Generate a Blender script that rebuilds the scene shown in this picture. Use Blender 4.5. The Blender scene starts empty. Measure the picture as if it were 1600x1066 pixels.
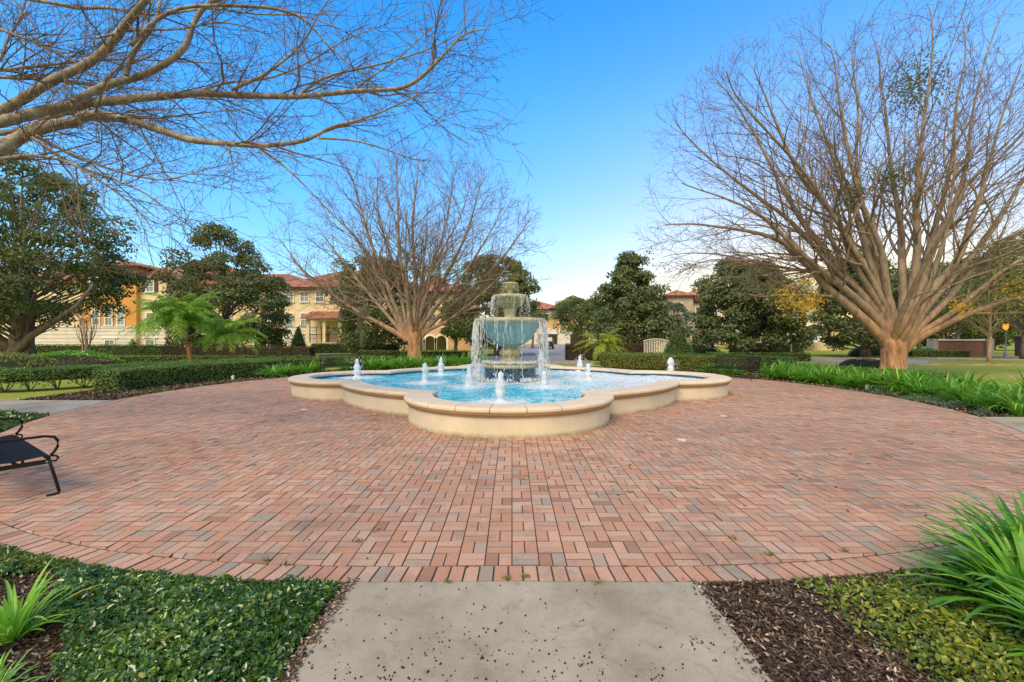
import bpy, math, random
import numpy as np
from math import radians, sin, cos, pi, sqrt, atan2
from mathutils import Vector, Matrix, Euler

# ------------------------------------------------------------------ camera, world, sun, exposure
sc = bpy.context.scene
COL = sc.collection
CAM_H, FPX, HOR = 1.66, 711.0, 527.0
cam_d = bpy.data.cameras.new('camera')
cam_d.sensor_width = 36.0
cam_d.lens = 36.0 * FPX / 1600.0
cam_d.shift_y = -6.0 / 1600.0
cam_d.clip_start = 0.05
cam_d.clip_end = 3000
cam = bpy.data.objects.new('camera', cam_d)
cam.location = (0, 0, CAM_H)
cam.rotation_euler = (radians(90), 0, 0)
COL.objects.link(cam)
sc.camera = cam

SUN_AZ, SUN_EL = radians(205), radians(48)      # azimuth clockwise from +Y
world = bpy.data.worlds.new('World')
sc.world = world
world.use_nodes = True
wn, wl = world.node_tree.nodes, world.node_tree.links
wn.clear()
w_out = wn.new('ShaderNodeOutputWorld')
w_bg = wn.new('ShaderNodeBackground')
w_sky = wn.new('ShaderNodeTexSky')
w_sky.sky_type = 'NISHITA'
w_sky.sun_disc = False
w_sky.sun_elevation = SUN_EL
w_sky.sun_rotation = SUN_AZ
w_sky.altitude = 0
w_sky.air_density = 1.0
w_sky.dust_density = 0.6
w_sky.ozone_density = 2.0
w_hs = wn.new('ShaderNodeHueSaturation')
w_hs.inputs['Saturation'].default_value = 1.36
w_hs.inputs['Value'].default_value = 2.0
w_tint = wn.new('ShaderNodeMix'); w_tint.data_type = 'RGBA'; w_tint.blend_type = 'MULTIPLY'; w_tint.inputs[0].default_value = 1.0
wl.new(w_sky.outputs[0], w_tint.inputs[6]); w_tint.inputs[7].default_value = (1.30, 1.45, 1.52, 1)
wl.new(w_tint.outputs[2], w_hs.inputs['Color'])
# evening afterglow low in the sky, strongest to the right of the view
def wmath(op, a, b=None):
    x = wn.new('ShaderNodeMath'); x.operation = op
    for s_, v_ in ((x.inputs[0], a), (x.inputs[1], b)):
        if v_ is None: continue
        if isinstance(v_, bpy.types.NodeSocket): wl.new(v_, s_)
        else: s_.default_value = v_
    return x.outputs[0]
w_tc = wn.new('ShaderNodeTexCoord')
w_sep = wn.new('ShaderNodeSeparateXYZ'); wl.new(w_tc.outputs['Generated'], w_sep.inputs[0])
w_dot = wn.new('ShaderNodeVectorMath'); w_dot.operation = 'DOT_PRODUCT'
wl.new(w_tc.outputs['Generated'], w_dot.inputs[0]); w_dot.inputs[1].default_value = (sin(radians(34)), cos(radians(34)), 0.0)
w_z = wmath('MAXIMUM', w_sep.outputs[2], 0.0)
w_fall = wmath('EXPONENT', wmath('MULTIPLY', w_z, -4.2))
w_az = wmath('POWER', wmath('MAXIMUM', w_dot.outputs['Value'], 0.0), 6.0)
w_glow = wmath('MULTIPLY', w_fall, wmath('ADD', wmath('MULTIPLY', w_az, 1.0), 0.12))
w_low = wn.new('ShaderNodeMapRange'); wl.new(w_z, w_low.inputs['Value'])
w_low.inputs['From Min'].default_value = 0.0; w_low.inputs['From Max'].default_value = 0.42; w_low.inputs['To Min'].default_value = 0.56; w_low.inputs['To Max'].default_value = 1.0
w_dim = wn.new('ShaderNodeVectorMath'); w_dim.operation = 'SCALE'; wl.new(w_hs.outputs[0], w_dim.inputs[0]); wl.new(w_low.outputs[0], w_dim.inputs['Scale'])
w_mx = wn.new('ShaderNodeMix'); w_mx.data_type = 'RGBA'
wl.new(w_glow, w_mx.inputs[0]); wl.new(w_dim.outputs[0], w_mx.inputs[6]); w_mx.inputs[7].default_value = (13.0, 8.3, 2.9, 1)
w_back = wn.new('ShaderNodeMapRange'); w_back.interpolation_type = 'SMOOTHSTEP'      # unseen sky behind the camera made warm white, added to warm the light
wl.new(w_sep.outputs[1], w_back.inputs['Value']); w_back.inputs['From Min'].default_value = 0.15; w_back.inputs['From Max'].default_value = -0.55
w_back.inputs['To Min'].default_value = 0.0; w_back.inputs['To Max'].default_value = 0.85
w_mx2 = wn.new('ShaderNodeMix'); w_mx2.data_type = 'RGBA'
wl.new(w_back.outputs[0], w_mx2.inputs[0]); wl.new(w_mx.outputs[2], w_mx2.inputs[6]); w_mx2.inputs[7].default_value = (9.4, 8.4, 6.4, 1)
wl.new(w_mx2.outputs[2], w_bg.inputs['Color'])
w_bg.inputs['Strength'].default_value = 0.09
wl.new(w_bg.outputs[0], w_out.inputs['Surface'])

sun_d = bpy.data.lights.new('sun', 'SUN')
sun_d.energy = 2.5
sun_d.angle = radians(36)
sun_d.color = (1.0, 0.80, 0.55)
sun = bpy.data.objects.new('sun', sun_d)
LAMP_EL = SUN_EL
sv = Vector((sin(SUN_AZ) * cos(LAMP_EL), cos(SUN_AZ) * cos(LAMP_EL), sin(LAMP_EL)))
sun.rotation_euler = sv.to_track_quat('Z', 'Y').to_euler()
sun.location = (60, 60, 60)
COL.objects.link(sun)

sc.view_settings.view_transform = 'Standard'
sc.view_settings.look = 'None'
sc.view_settings.gamma = 1.0
sc.view_settings.exposure = 0.5
sc.render.engine = 'CYCLES'
sc.cycles.max_bounces = 6
sc.cycles.diffuse_bounces = 3
sc.cycles.glossy_bounces = 3
sc.cycles.transmission_bounces = 4
sc.cycles.transparent_max_bounces = 6
sc.cycles.caustics_reflective = False
sc.cycles.caustics_refractive = False
try:
    sc.cycles.use_denoising = True
except Exception:
    pass

# ------------------------------------------------------------------ helpers
RS = np.random.RandomState(7)
rnd = random.Random(11)


def gp(px, py):
    """ground point seen at a pixel of the 1600x1066 frame"""
    d = CAM_H * FPX / (py - HOR)
    return ((px - 800) / FPX * d, d)


def wp(px, py, d):
    return np.array(((px - 800) / FPX * d, d, CAM_H + (HOR - py) * d / FPX))


def tag(o, label=None, cat=None, group=None, kind=None):
    if label: o['label'] = label
    if cat: o['category'] = cat
    if group: o['group'] = group
    if kind: o['kind'] = kind
    return o


def empty(name, loc=(0, 0, 0), rz=0.0, label=None, cat=None, group=None):
    o = bpy.data.objects.new(name, None)
    o.empty_display_size = 0.2
    COL.objects.link(o)
    o.location = loc
    o.rotation_euler = (0, 0, rz)
    return tag(o, label, cat, group)


class MB:
    def __init__(self):
        self.v, self.f, self.n, self.a = [], [], 0, []

    def add(self, verts, faces, attr=None):
        verts = np.asarray(verts, dtype=np.float64).reshape(-1, 3)
        if isinstance(faces, np.ndarray):
            groups = [faces]
        else:
            by = {}
            for f in faces: by.setdefault(len(f), []).append(f)
            groups = [np.array(x) for x in by.values()]
        for g in groups:
            self.f.append(g + self.n)
            if attr is None: self.a.append(np.zeros(len(g)))
            elif np.isscalar(attr): self.a.append(np.full(len(g), float(attr)))
            else: self.a.append(np.asarray(attr, dtype=float))
        self.v.append(verts)
        self.n += len(verts)

    def box(self, c, s, rz=0.0, attr=None, rot=None):
        c = np.array(c, float); s = np.array(s, float) / 2
        p = np.array([(x, y, z) for x in (-1, 1) for y in (-1, 1) for z in (-1, 1)], float) * s
        if rz:
            R = np.array([[cos(rz), -sin(rz), 0], [sin(rz), cos(rz), 0], [0, 0, 1]])
            p = p @ R.T
        if rot is not None:
            p = p @ np.array(Euler(rot).to_matrix()).T
        f = np.array([(0, 1, 3, 2), (4, 6, 7, 5), (0, 4, 5, 1), (2, 3, 7, 6), (0, 2, 6, 4), (1, 5, 7, 3)])
        self.add(p + c, f, attr)

    def tube(self, pts, rad, k=6, attr=None, cap=True):
        pts = np.asarray(pts, float)
        n = len(pts)
        rad = np.full(n, rad, float) if np.isscalar(rad) else np.asarray(rad, float)
        t = np.gradient(pts, axis=0)
        t /= (np.linalg.norm(t, axis=1, keepdims=True) + 1e-9)
        m = t.mean(axis=0)
        ref = np.array((0, 0, 1.0)) if abs(m[2]) < 0.8 * np.linalg.norm(m) else np.array((1.0, 0, 0))
        a = np.cross(t, ref); a /= (np.linalg.norm(a, axis=1, keepdims=True) + 1e-9)
        b = np.cross(t, a)
        th = np.arange(k) * 2 * pi / k
        ring = (a[:, None, :] * np.cos(th)[None, :, None] + b[:, None, :] * np.sin(th)[None, :, None]) * rad[:, None, None]
        v = (pts[:, None, :] + ring).reshape(-1, 3)
        i = np.arange(n - 1)[:, None] * k
        j = np.arange(k)[None, :]
        j2 = (j + 1) % k
        f = np.stack([i + j, i + j2, i + k + j2, i + k + j], axis=-1).reshape(-1, 4)
        self.add(v, f, attr)
        if cap and k > 3:
            self.f.append(np.array([list(range(k))[::-1]]) + self.n - len(v)); self.a.append(np.array([0.0 if attr is None else float(attr)]))
            self.f.append(np.array([[(n - 1) * k + q for q in range(k)]]) + self.n - len(v)); self.a.append(np.array([0.0 if attr is None else float(attr)]))

    def lathe(self, prof, c=(0, 0, 0), k=48, flute=0, fl=0.0, attr=None, jit=None):
        th = np.arange(k) * 2 * pi / k
        v = []
        for q, p in enumerate(prof):
            r, z = p[0], p[1]
            w = p[2] if len(p) > 2 else 0
            rr = r * (1 + (fl * w * np.cos(th * flute) if flute else 0))
            if jit is not None: rr = rr * (1 + jit[q])
            v.append(np.stack([c[0] + rr * np.cos(th), c[1] + rr * np.sin(th), np.full(k, c[2] + z)], axis=1))
        v = np.concatenate(v)
        n = len(prof)
        i = np.arange(n - 1)[:, None] * k; j = np.arange(k)[None, :]; j2 = (j + 1) % k
        f = np.stack([i + j, i + j2, i + k + j2, i + k + j], axis=-1).reshape(-1, 4)
        self.add(v, f, attr)

    def poly(self, pts, z0, z1, attr=None):
        """prism of a 2D polygon (counter-clockwise)"""
        n = len(pts)
        v = [(p[0], p[1], z0) for p in pts] + [(p[0], p[1], z1) for p in pts]
        f = [tuple(range(n, 2 * n)), tuple(range(n))[::-1]]
        for i in range(n):
            j = (i + 1) % n
            f.append((i, j, n + j, n + i))
        self.add(v, f, attr)

    def mesh(self, name, mat=None, smooth=False):
        me = bpy.data.meshes.new(name)
        if not self.f: return me
        V = np.concatenate(self.v) if self.v else np.zeros((0, 3))
        me.vertices.add(len(V))
        me.vertices.foreach_set('co', V.astype(np.float32).ravel())
        tot = np.concatenate([np.full(len(g), g.shape[1]) for g in self.f])
        loops = np.concatenate([g.ravel() for g in self.f])
        me.loops.add(len(loops))
        me.loops.foreach_set('vertex_index', loops.astype(np.int32))
        me.polygons.add(len(tot))
        st = np.concatenate([[0], np.cumsum(tot)[:-1]])
        me.polygons.foreach_set('loop_start', st.astype(np.int32))
        me.polygons.foreach_set('loop_total', tot.astype(np.int32))
        at = me.attributes.new('rnd', 'FLOAT', 'FACE')
        at.data.foreach_set('value', np.concatenate(self.a).astype(np.float32))
        me.update(calc_edges=True)
        me.polygons.foreach_set('use_smooth', np.full(len(tot), bool(smooth)))
        if mat: me.materials.append(mat)
        return me

    def build(self, name, mat=None, parent=None, smooth=False, kind=None, loc=None):
        o = bpy.data.objects.new(name, self.mesh(name, mat, smooth))
        COL.objects.link(o)
        if parent is not None: o.parent = parent
        if kind: o['kind'] = kind
        if loc is not None: o.location = loc
        return o


def copy_tree(o, parent=None):
    c = o.copy()
    COL.objects.link(c)
    if parent is not None: c.parent = parent
    for ch in list(o.children):
        copy_tree(ch, c)
    return c


# ------------------------------------------------------------------ materials
class NT:
    def __init__(self, name):
        self.m = bpy.data.materials.new(name)
        self.m.use_nodes = True
        self.n = self.m.node_tree.nodes
        self.l = self.m.node_tree.links
        self.n.clear()
        self.out = self.n.new('ShaderNodeOutputMaterial')
        self.co = None

    def node(self, t, **kw):
        x = self.n.new(t)
        for k, v in kw.items():
            if k.startswith('i_'): x.inputs[k[2:].replace('_', ' ')].default_value = v
            else: setattr(x, k, v)
        return x

    def coord(self, kind='Object'):
        tc = self.node('ShaderNodeTexCoord')
        return tc.outputs[kind]

    def noise(self, co, scale, detail=4, rough=0.55, dist=0.0):
        x = self.node('ShaderNodeTexNoise')
        x.inputs['Scale'].default_value = scale
        x.inputs['Detail'].default_value = detail
        x.inputs['Roughness'].default_value = rough
        x.inputs['Distortion'].default_value = dist
        self.l.new(co, x.inputs['Vector'])
        return x.outputs['Fac']

    def ramp(self, fac, stops, interp='LINEAR'):
        r = self.node('ShaderNodeValToRGB')
        r.color_ramp.interpolation = interp
        e = r.color_ramp.elements
        while len(e) < len(stops): e.new(0.5)
        for q, (p, c) in enumerate(stops):
            e[q].position = p
            e[q].color = (c[0], c[1], c[2], 1) if hasattr(c, '__len__') else (c, c, c, 1)
        self.l.new(fac, r.inputs['Fac'])
        return r.outputs['Color']

    def mix(self, fac, a, b, blend='MIX'):
        x = self.node('ShaderNodeMix', data_type='RGBA', blend_type=blend)
        for s, v in ((x.inputs[0], fac), (x.inputs[6], a), (x.inputs[7], b)):
            if hasattr(v, 'links') or isinstance(v, bpy.types.NodeSocket): self.l.new(v, s)
            elif hasattr(v, '__len__'): s.default_value = (v[0], v[1], v[2], 1)
            else: s.default_value = v
        return x.outputs[2]

    def math(self, op, a, b=None):
        x = self.node('ShaderNodeMath', operation=op)
        for s, v in ((x.inputs[0], a), (x.inputs[1], b)):
            if v is None: continue
            if isinstance(v, bpy.types.NodeSocket): self.l.new(v, s)
            else: s.default_value = v
        return x.outputs[0]

    def attr(self, name='rnd', out='Fac'):
        return self.node('ShaderNodeAttribute', attribute_name=name).outputs[out]

    def bsdf(self, color, rough=0.6, spec=0.4, metal=0.0, bump=None, bstr=0.3, bdist=0.01, trans=0.0, tcol=None, normal=None, coat=0.0):
        b = self.node('ShaderNodeBsdfPrincipled')
        for s, v in (('Base Color', color), ('Roughness', rough), ('Specular IOR Level', spec), ('Metallic', metal), ('Coat Weight', coat)):
            if isinstance(v, bpy.types.NodeSocket): self.l.new(v, b.inputs[s])
            elif hasattr(v, '__len__'): b.inputs[s].default_value = (v[0], v[1], v[2], 1)
            else: b.inputs[s].default_value = v
        if bump is not None:
            bp = self.node('ShaderNodeBump')
            bp.inputs['Strength'].default_value = bstr
            bp.inputs['Distance'].default_value = bdist
            self.l.new(bump, bp.inputs['Height'])
            self.l.new(bp.outputs[0], b.inputs['Normal'])
        sh = b.outputs[0]
        if trans > 0:
            t = self.node('ShaderNodeBsdfTranslucent')
            c = tcol if tcol is not None else color
            if isinstance(c, bpy.types.NodeSocket): self.l.new(c, t.inputs['Color'])
            else: t.inputs['Color'].default_value = (c[0], c[1], c[2], 1)
            mx = self.node('ShaderNodeMixShader')
            mx.inputs[0].default_value = trans
            self.l.new(sh, mx.inputs[1]); self.l.new(t.outputs[0], mx.inputs[2])
            sh = mx.outputs[0]
        self.l.new(sh, self.out.inputs['Surface'])
        self.b = b
        return self.m


def simple(name, col, rough=0.6, spec=0.4, metal=0.0, scale=3.0, var=0.12, bscale=40.0, bstr=0.15, detail=5):
    t = NT(name); co = t.coord()
    n = t.noise(co, scale, detail)
    c = t.ramp(n, [(0.3, [x * (1 - var) for x in col]), (0.7, [min(1, x * (1 + var)) for x in col])])
    return t.bsdf(c, rough, spec, metal, bump=t.noise(co, bscale, 3), bstr=bstr, bdist=0.004)


def leafmat(name, stops, rough=0.35, spec=0.5, trans=0.25, tcol=(0.25, 0.4, 0.05), under=None, big=0.35):
    t = NT(name)
    r = t.attr()
    c = t.ramp(r, stops)
    n = t.noise(t.coord(), big, 3)
    c = t.mix(1.0, c, t.ramp(n, [(0.3, (0.72, 0.78, 0.72)), (0.7, (1.25, 1.2, 1.1))]), 'MULTIPLY')
    if under is not None:
        g = t.node('ShaderNodeNewGeometry').outputs['Backfacing']
        c = t.mix(g, c, under)
    return t.bsdf(c, rough, spec, trans=trans, tcol=tcol)


def barkmat(name, a, b, scale=6.0, lichen=None, low=None):
    t = NT(name); co = t.coord()
    mp = t.node('ShaderNodeMapping'); mp.inputs['Scale'].default_value = (1, 1, 0.35)
    t.l.new(co, mp.inputs['Vector'])
    n = t.noise(mp.outputs[0], scale, 6, 0.65, 0.4)
    c = t.ramp(n, [(0.3, a), (0.68, b)])
    if low is not None:          # bark peels to an orange-brown underlayer near the foot of the limbs
        sep = t.node('ShaderNodeSeparateXYZ'); t.l.new(co, sep.inputs[0])
        k = t.math('ADD', t.math('MULTIPLY', sep.outputs[2], -0.20), t.math('MULTIPLY', n, 1.2))
        c = t.mix(t.ramp(k, [(0.0, 0.0), (0.30, 0.9)]), c, t.ramp(n, [(.3, low[0]), (.68, low[1])]))
    if lichen is not None:
        n2 = t.noise(co, 3.1, 5, 0.7)
        c = t.mix(t.ramp(n2, [(0.52, 0.0), (0.6, 0.75)]), c, lichen)
    return t.bsdf(c, 0.85, 0.2, bump=t.noise(mp.outputs[0], scale * 3, 5), bstr=0.6, bdist=0.03)


# ground materials -----------------------------------------------------------
def m_lawn():
    t = NT('lawn_grass'); co = t.coord()
    n = t.noise(co, 0.16, 5, 0.6)
    n2 = t.noise(co, 9.0, 5, 0.7)
    c = t.ramp(n, [(0.3, (0.16, 0.22, 0.025)), (0.52, (0.28, 0.32, 0.04)), (0.72, (0.42, 0.36, 0.13))])
    c = t.mix(0.55, c, t.ramp(n2, [(0.3, (0.5, 0.5, 0.4)), (0.7, (1.3, 1.3, 1.2))]), 'MULTIPLY')
    return t.bsdf(c, 0.9, 0.15, bump=t.noise(co, 30, 4), bstr=0.8, bdist=0.05)


def m_mulch():
    t = NT('bark_mulch'); co = t.coord()
    v = t.node('ShaderNodeTexVoronoi'); v.inputs['Scale'].default_value = 38.0
    t.l.new(co, v.inputs['Vector'])
    n = t.noise(co, 7, 5, 0.7)
    c = t.ramp(v.outputs['Color'], [(0.2, (0.02, 0.012, 0.009)), (0.6, (0.075, 0.045, 0.033)), (0.9, (0.16, 0.11, 0.08))])
    c = t.mix(0.5, c, t.ramp(n, [(0.3, (0.5, 0.45, 0.42)), (0.7, (1.4, 1.35, 1.3))]), 'MULTIPLY')
    return t.bsdf(c, 0.9, 0.15, bump=v.outputs['Distance'], bstr=0.9, bdist=0.02)


def m_brick():
    t = NT('clay_pavers'); co = t.coord()
    r = t.attr()
    c = t.ramp(r, [(0.0, (0.47, 0.26, 0.175)), (0.22, (0.51, 0.305, 0.215)), (0.40, (0.45, 0.24, 0.155)), (0.54, (0.42, 0.26, 0.19)),
                   (0.68, (0.48, 0.32, 0.235)), (0.82, (0.39, 0.285, 0.215)), (0.93, (0.32, 0.265, 0.21)), (0.97, (0.33, 0.18, 0.12))], 'CONSTANT')
    c = t.mix(1.0, c, (0.98, 0.98, 0.93), 'MULTIPLY')
    big = t.noise(co, 0.22, 5, 0.65)
    c = t.mix(0.75, c, t.ramp(big, [(0.3, (0.72, 0.70, 0.70)), (0.5, (1, 1, 1)), (0.72, (1.28, 1.22, 1.18))]), 'MULTIPLY')
    sp = t.noise(co, 150, 3, 0.85)
    c = t.mix(0.9, c, t.ramp(sp, [(0.36, (0.62, 0.60, 0.60)), (0.64, (1.34, 1.34, 1.34))]), 'MULTIPLY')
    st = t.noise(co, 0.9, 7, 0.74)
    c = t.mix(t.ramp(st, [(0.50, 0.0), (0.68, 0.7)]), c, (0.17, 0.125, 0.09))
    c = t.mix(t.math('GREATER_THAN', r, 1.5), c, (0.19, 0.125, 0.09))
    return t.bsdf(c, 0.85, 0.18, bump=sp, bstr=0.25, bdist=0.004)


def m_concrete():
    t = NT('weathered_concrete'); co = t.coord()
    a = t.noise(co, 1.3, 6, 0.7)
    b = t.noise(co, 160, 3, 0.8)
    c = t.ramp(a, [(0.3, (0.23, 0.195, 0.14)), (0.5, (0.35, 0.305, 0.225)), (0.72, (0.43, 0.385, 0.295))])
    c = t.mix(0.5, c, t.ramp(b, [(0.3, (0.75, 0.75, 0.74)), (0.7, (1.2, 1.2, 1.2))]), 'MULTIPLY')
    d = t.noise(co, 5.5, 6, 0.75, 1.2)
    c = t.mix(t.ramp(d, [(0.54, 0.0), (0.72, 0.6)]), c, (0.17, 0.14, 0.10))
    e = t.noise(co, 0.55, 4, 0.6)
    c = t.mix(0.8, c, t.ramp(e, [(0.35, (0.78, 0.77, 0.75)), (0.65, (1.12, 1.1, 1.08))]), 'MULTIPLY')
    pv = t.node('ShaderNodeTexVoronoi'); pv.inputs['Scale'].default_value = 55.0; t.l.new(co, pv.inputs['Vector'])
    pk = t.math('MULTIPLY', t.math('LESS_THAN', pv.outputs['Distance'], 0.16), t.math('GREATER_THAN', t.noise(co, 3.0, 3, .6), 0.52))
    c = t.mix(t.math('MULTIPLY', pk, 0.55), c, (0.11, 0.085, 0.06))
    return t.bsdf(c, 0.9, 0.2, bump=b, bstr=0.45, bdist=0.004)


def m_asphalt():
    t = NT('asphalt'); co = t.coord()
    c = t.ramp(t.noise(co, 0.5, 5), [(0.3, (0.22, 0.21, 0.21)), (0.7, (0.32, 0.305, 0.30))])
    c = t.mix(0.6, c, t.ramp(t.noise(co, 25, 4, 0.8), [(0.3, (0.7, 0.7, 0.7)), (0.7, (1.3, 1.3, 1.3))]), 'MULTIPLY')
    return t.bsdf(c, 0.75, 0.3)


M = {}
M['lawn'] = m_lawn(); M['mulch'] = m_mulch(); M['brick'] = m_brick(); M['concrete'] = m_concrete(); M['asphalt'] = m_asphalt()
M['sand'] = simple('joint_sand', (0.09, 0.07, 0.055), 0.95, 0.1)
M['bark_grey'] = barkmat('elm_bark_branch', (0.17, 0.115, 0.08), (0.42, 0.33, 0.245), 5, low=((0.20, 0.095, 0.045), (0.50, 0.30, 0.17)))
M['bark_twig'] = simple('twig_bark', (0.18, 0.13, 0.085), 0.85, 0.15, scale=1.2, var=0.4)
M['bark_trunk'] = barkmat('elm_bark_trunk', (0.20, 0.095, 0.045), (0.52, 0.30, 0.16), 6)
M['bark_near'] = barkmat('elm_bark_lichen', (0.14, 0.10, 0.08), (0.38, 0.33, 0.27), 11, lichen=(0.42, 0.45, 0.38))
M['bark_dark'] = barkmat('magnolia_bark', (0.09, 0.065, 0.05), (0.30, 0.24, 0.19), 6)
M['bark_pale'] = barkmat('myrtle_bark', (0.30, 0.19, 0.12), (0.50, 0.36, 0.24), 6)
M['magnolia'] = leafmat('magnolia_leaf', [(0.0, (0.055, 0.11, 0.03)), (0.35, (0.12, 0.20, 0.05)), (0.64, (0.18, 0.27, 0.07)), (0.84, (0.32, 0.26, 0.10)), (1.0, (0.48, 0.28, 0.11))],
                        0.42, 0.35, 0.22, (0.25, 0.32, 0.05), under=(0.12, 0.145, 0.06))
M['oak'] = leafmat('oak_leaf', [(0.0, (0.055, 0.09, 0.025)), (0.6, (0.13, 0.19, 0.05)), (1.0, (0.26, 0.27, 0.08))], 0.45, 0.4, 0.22, (0.3, 0.35, 0.06))
M['yellow_leaf'] = leafmat('autumn_leaf', [(0.0, (0.34, 0.28, 0.04)), (0.6, (0.66, 0.48, 0.07)), (1.0, (0.60, 0.28, 0.05))], 0.5, 0.3, 0.4, (0.8, 0.5, 0.06))
M['olive_leaf'] = leafmat('olive_leaf', [(0.0, (0.06, 0.09, 0.06)), (1.0, (0.16, 0.20, 0.14))], 0.5, 0.3, 0.2, (0.3, 0.4, 0.2))
M['moss'] = leafmat('hanging_moss', [(0.0, (0.22, 0.23, 0.17)), (1.0, (0.42, 0.42, 0.32))], 0.9, 0.1, 0.3, (0.5, 0.5, 0.35))
M['sprout'] = leafmat('sprout_leaf', [(0.0, (0.08, 0.14, 0.02)), (0.6, (0.25, 0.28, 0.05)), (1.0, (0.45, 0.38, 0.06))], 0.5, 0.3, 0.35, (0.5, 0.6, 0.08))
M['jasmine'] = leafmat('jasmine_leaf', [(0.0, (0.018, 0.050, 0.010)), (0.35, (0.045, 0.11, 0.018)), (0.62, (0.11, 0.20, 0.032)), (0.85, (0.25, 0.34, 0.07)), (1.0, (0.46, 0.46, 0.13))],
                       0.2, 0.8, 0.18, (0.25, 0.45, 0.05), big=1.6)
M['jasmine_yellow'] = leafmat('jasmine_leaf_yellow', [(0.0, (0.045, 0.08, 0.015)), (0.45, (0.13, 0.19, 0.025)), (0.8, (0.32, 0.32, 0.04)), (1.0, (0.45, 0.30, 0.09))],
                              0.3, 0.5, 0.2, (0.4, 0.5, 0.05), big=1.6)
M['juniper'] = leafmat('grey_groundcover', [(0.0, (0.06, 0.10, 0.06)), (1.0, (0.22, 0.27, 0.20))], 0.6, 0.3, 0.2, (0.3, 0.4, 0.2))
M['hedge'] = leafmat('hedge_leaf', [(0.0, (0.038, 0.085, 0.015)), (0.5, (0.10, 0.185, 0.028)), (0.85, (0.21, 0.30, 0.04)), (1.0, (0.36, 0.34, 0.08))], 0.35, 0.5, 0.2, (0.35, 0.5, 0.06), big=0.9)
M['hedge_gold'] = leafmat('hedge_leaf_golden', [(0.0, (0.07, 0.11, 0.02)), (0.5, (0.17, 0.21, 0.03)), (0.85, (0.34, 0.33, 0.05)), (1.0, (0.42, 0.26, 0.09))], 0.4, 0.4, 0.25, (0.5, 0.5, 0.06), big=0.9)  # yellower leaf mix of the golden hedge and shrubs
M['hedge_red'] = leafmat('hedge_leaf_bronze', [(0.0, (0.035, 0.022, 0.018)), (0.6, (0.10, 0.05, 0.038)), (1.0, (0.18, 0.13, 0.06))], 0.45, 0.4, 0.15, (0.3, 0.15, 0.05))
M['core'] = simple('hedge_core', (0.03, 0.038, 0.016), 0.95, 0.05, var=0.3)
M['agap'] = leafmat('lily_leaf', [(0.0, (0.045, 0.15, 0.016)), (0.5, (0.13, 0.31, 0.03)), (0.92, (0.28, 0.48, 0.06)), (1.0, (0.45, 0.40, 0.10))], 0.3, 0.5, 0.3, (0.3, 0.7, 0.06), big=0.8)
M['agap_light'] = leafmat('lily_leaf_light', [(0.0, (0.06, 0.19, 0.02)), (0.5, (0.24, 0.48, 0.05)), (0.92, (0.36, 0.6, 0.09)), (1.0, (0.5, 0.42, 0.08))], 0.35, 0.5, 0.35, (0.4, 0.8, 0.08), big=2)
M['palm'] = leafmat('palm_leaflet', [(0.0, (0.09, 0.24, 0.025)), (0.6, (0.22, 0.42, 0.045)), (1.0, (0.46, 0.58, 0.08))], 0.35, 0.5, 0.3, (0.4, 0.7, 0.08), big=1.0)
M['palm_gold'] = leafmat('palm_leaflet_gold', [(0.0, (0.18, 0.28, 0.03)), (0.6, (0.42, 0.48, 0.05)), (1.0, (0.68, 0.60, 0.08))], 0.35, 0.5, 0.35, (0.7, 0.7, 0.08), big=1.0)
M['palm_trunk'] = barkmat('palm_bark', (0.11, 0.055, 0.03), (0.36, 0.19, 0.10), 9)
M['chip'] = leafmat('mulch_chip', [(0.0, (0.03, 0.02, 0.014)), (0.4, (0.085, 0.055, 0.04)), (0.72, (0.21, 0.15, 0.11)), (1.0, (0.52, 0.44, 0.35))], 0.85, 0.15, 0.0, big=3)
M['berry'] = simple('fallen_berry', (0.025, 0.018, 0.012), 0.7, 0.3)
M['metal'] = simple('black_powder_coat', (0.017, 0.014, 0.012), 0.6, 0.2, var=0.2, bscale=120)
M['bolt'] = simple('bolt_steel', (0.45, 0.45, 0.46), 0.3, 0.5, metal=0.9)
M['white_wood'] = simple('white_painted_wood', (0.62, 0.58, 0.50), 0.6, 0.3)


# ------------------------------------------------------------------ foliage generators
def leaves(mb, P, L, W, rs, up=0.5, axis=None, fold=0.25, nrm=None, attr=None, droop=0.0):
    """add leaf shapes (two folded quads each) at the points P"""
    n = len(P)
    if n == 0: return
    L = np.full(n, L) if np.isscalar(L) else L
    L = L * rs.uniform(0.7, 1.25, n)
    Wd = L * W
    if nrm is None:
        nrm = rs.normal(size=(n, 3)); nrm[:, 2] = np.abs(nrm[:, 2]) * (0.4 + up * 2)
    else:
        nrm = nrm + rs.normal(size=(n, 3)) * (0.55)
    nrm /= np.linalg.norm(nrm, axis=1, keepdims=True)
    a = rs.normal(size=(n, 3)) if axis is None else axis + rs.normal(size=(n, 3)) * 0.5
    a[:, 2] -= droop
    a -= (a * nrm).sum(1, keepdims=True) * nrm
    a /= (np.linalg.norm(a, axis=1, keepdims=True) + 1e-9)
    s = np.cross(nrm, a)
    Lx, Wx = L[:, None], Wd[:, None]
    f = nrm * Wx * fold
    b = P
    v = np.stack([b, b + a * Lx * 0.35 + s * Wx * 0.5 + f, b + a * Lx * 0.72 + s * Wx * 0.38 + f * 0.7, b + a * Lx,
                  b + a * Lx * 0.72 - s * Wx * 0.38 + f * 0.7, b + a * Lx * 0.35 - s * Wx * 0.5 + f], axis=1).reshape(-1, 3)
    i = np.arange(n)[:, None] * 6
    q = np.concatenate([i + np.array([[0, 1, 2, 3]]), i + np.array([[0, 3, 4, 5]])], axis=1).reshape(-1, 4)
    at = rs.beta(1.6, 2.2, n) if attr is None else attr
    mb.add(v, q, np.repeat(at, 2))


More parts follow.
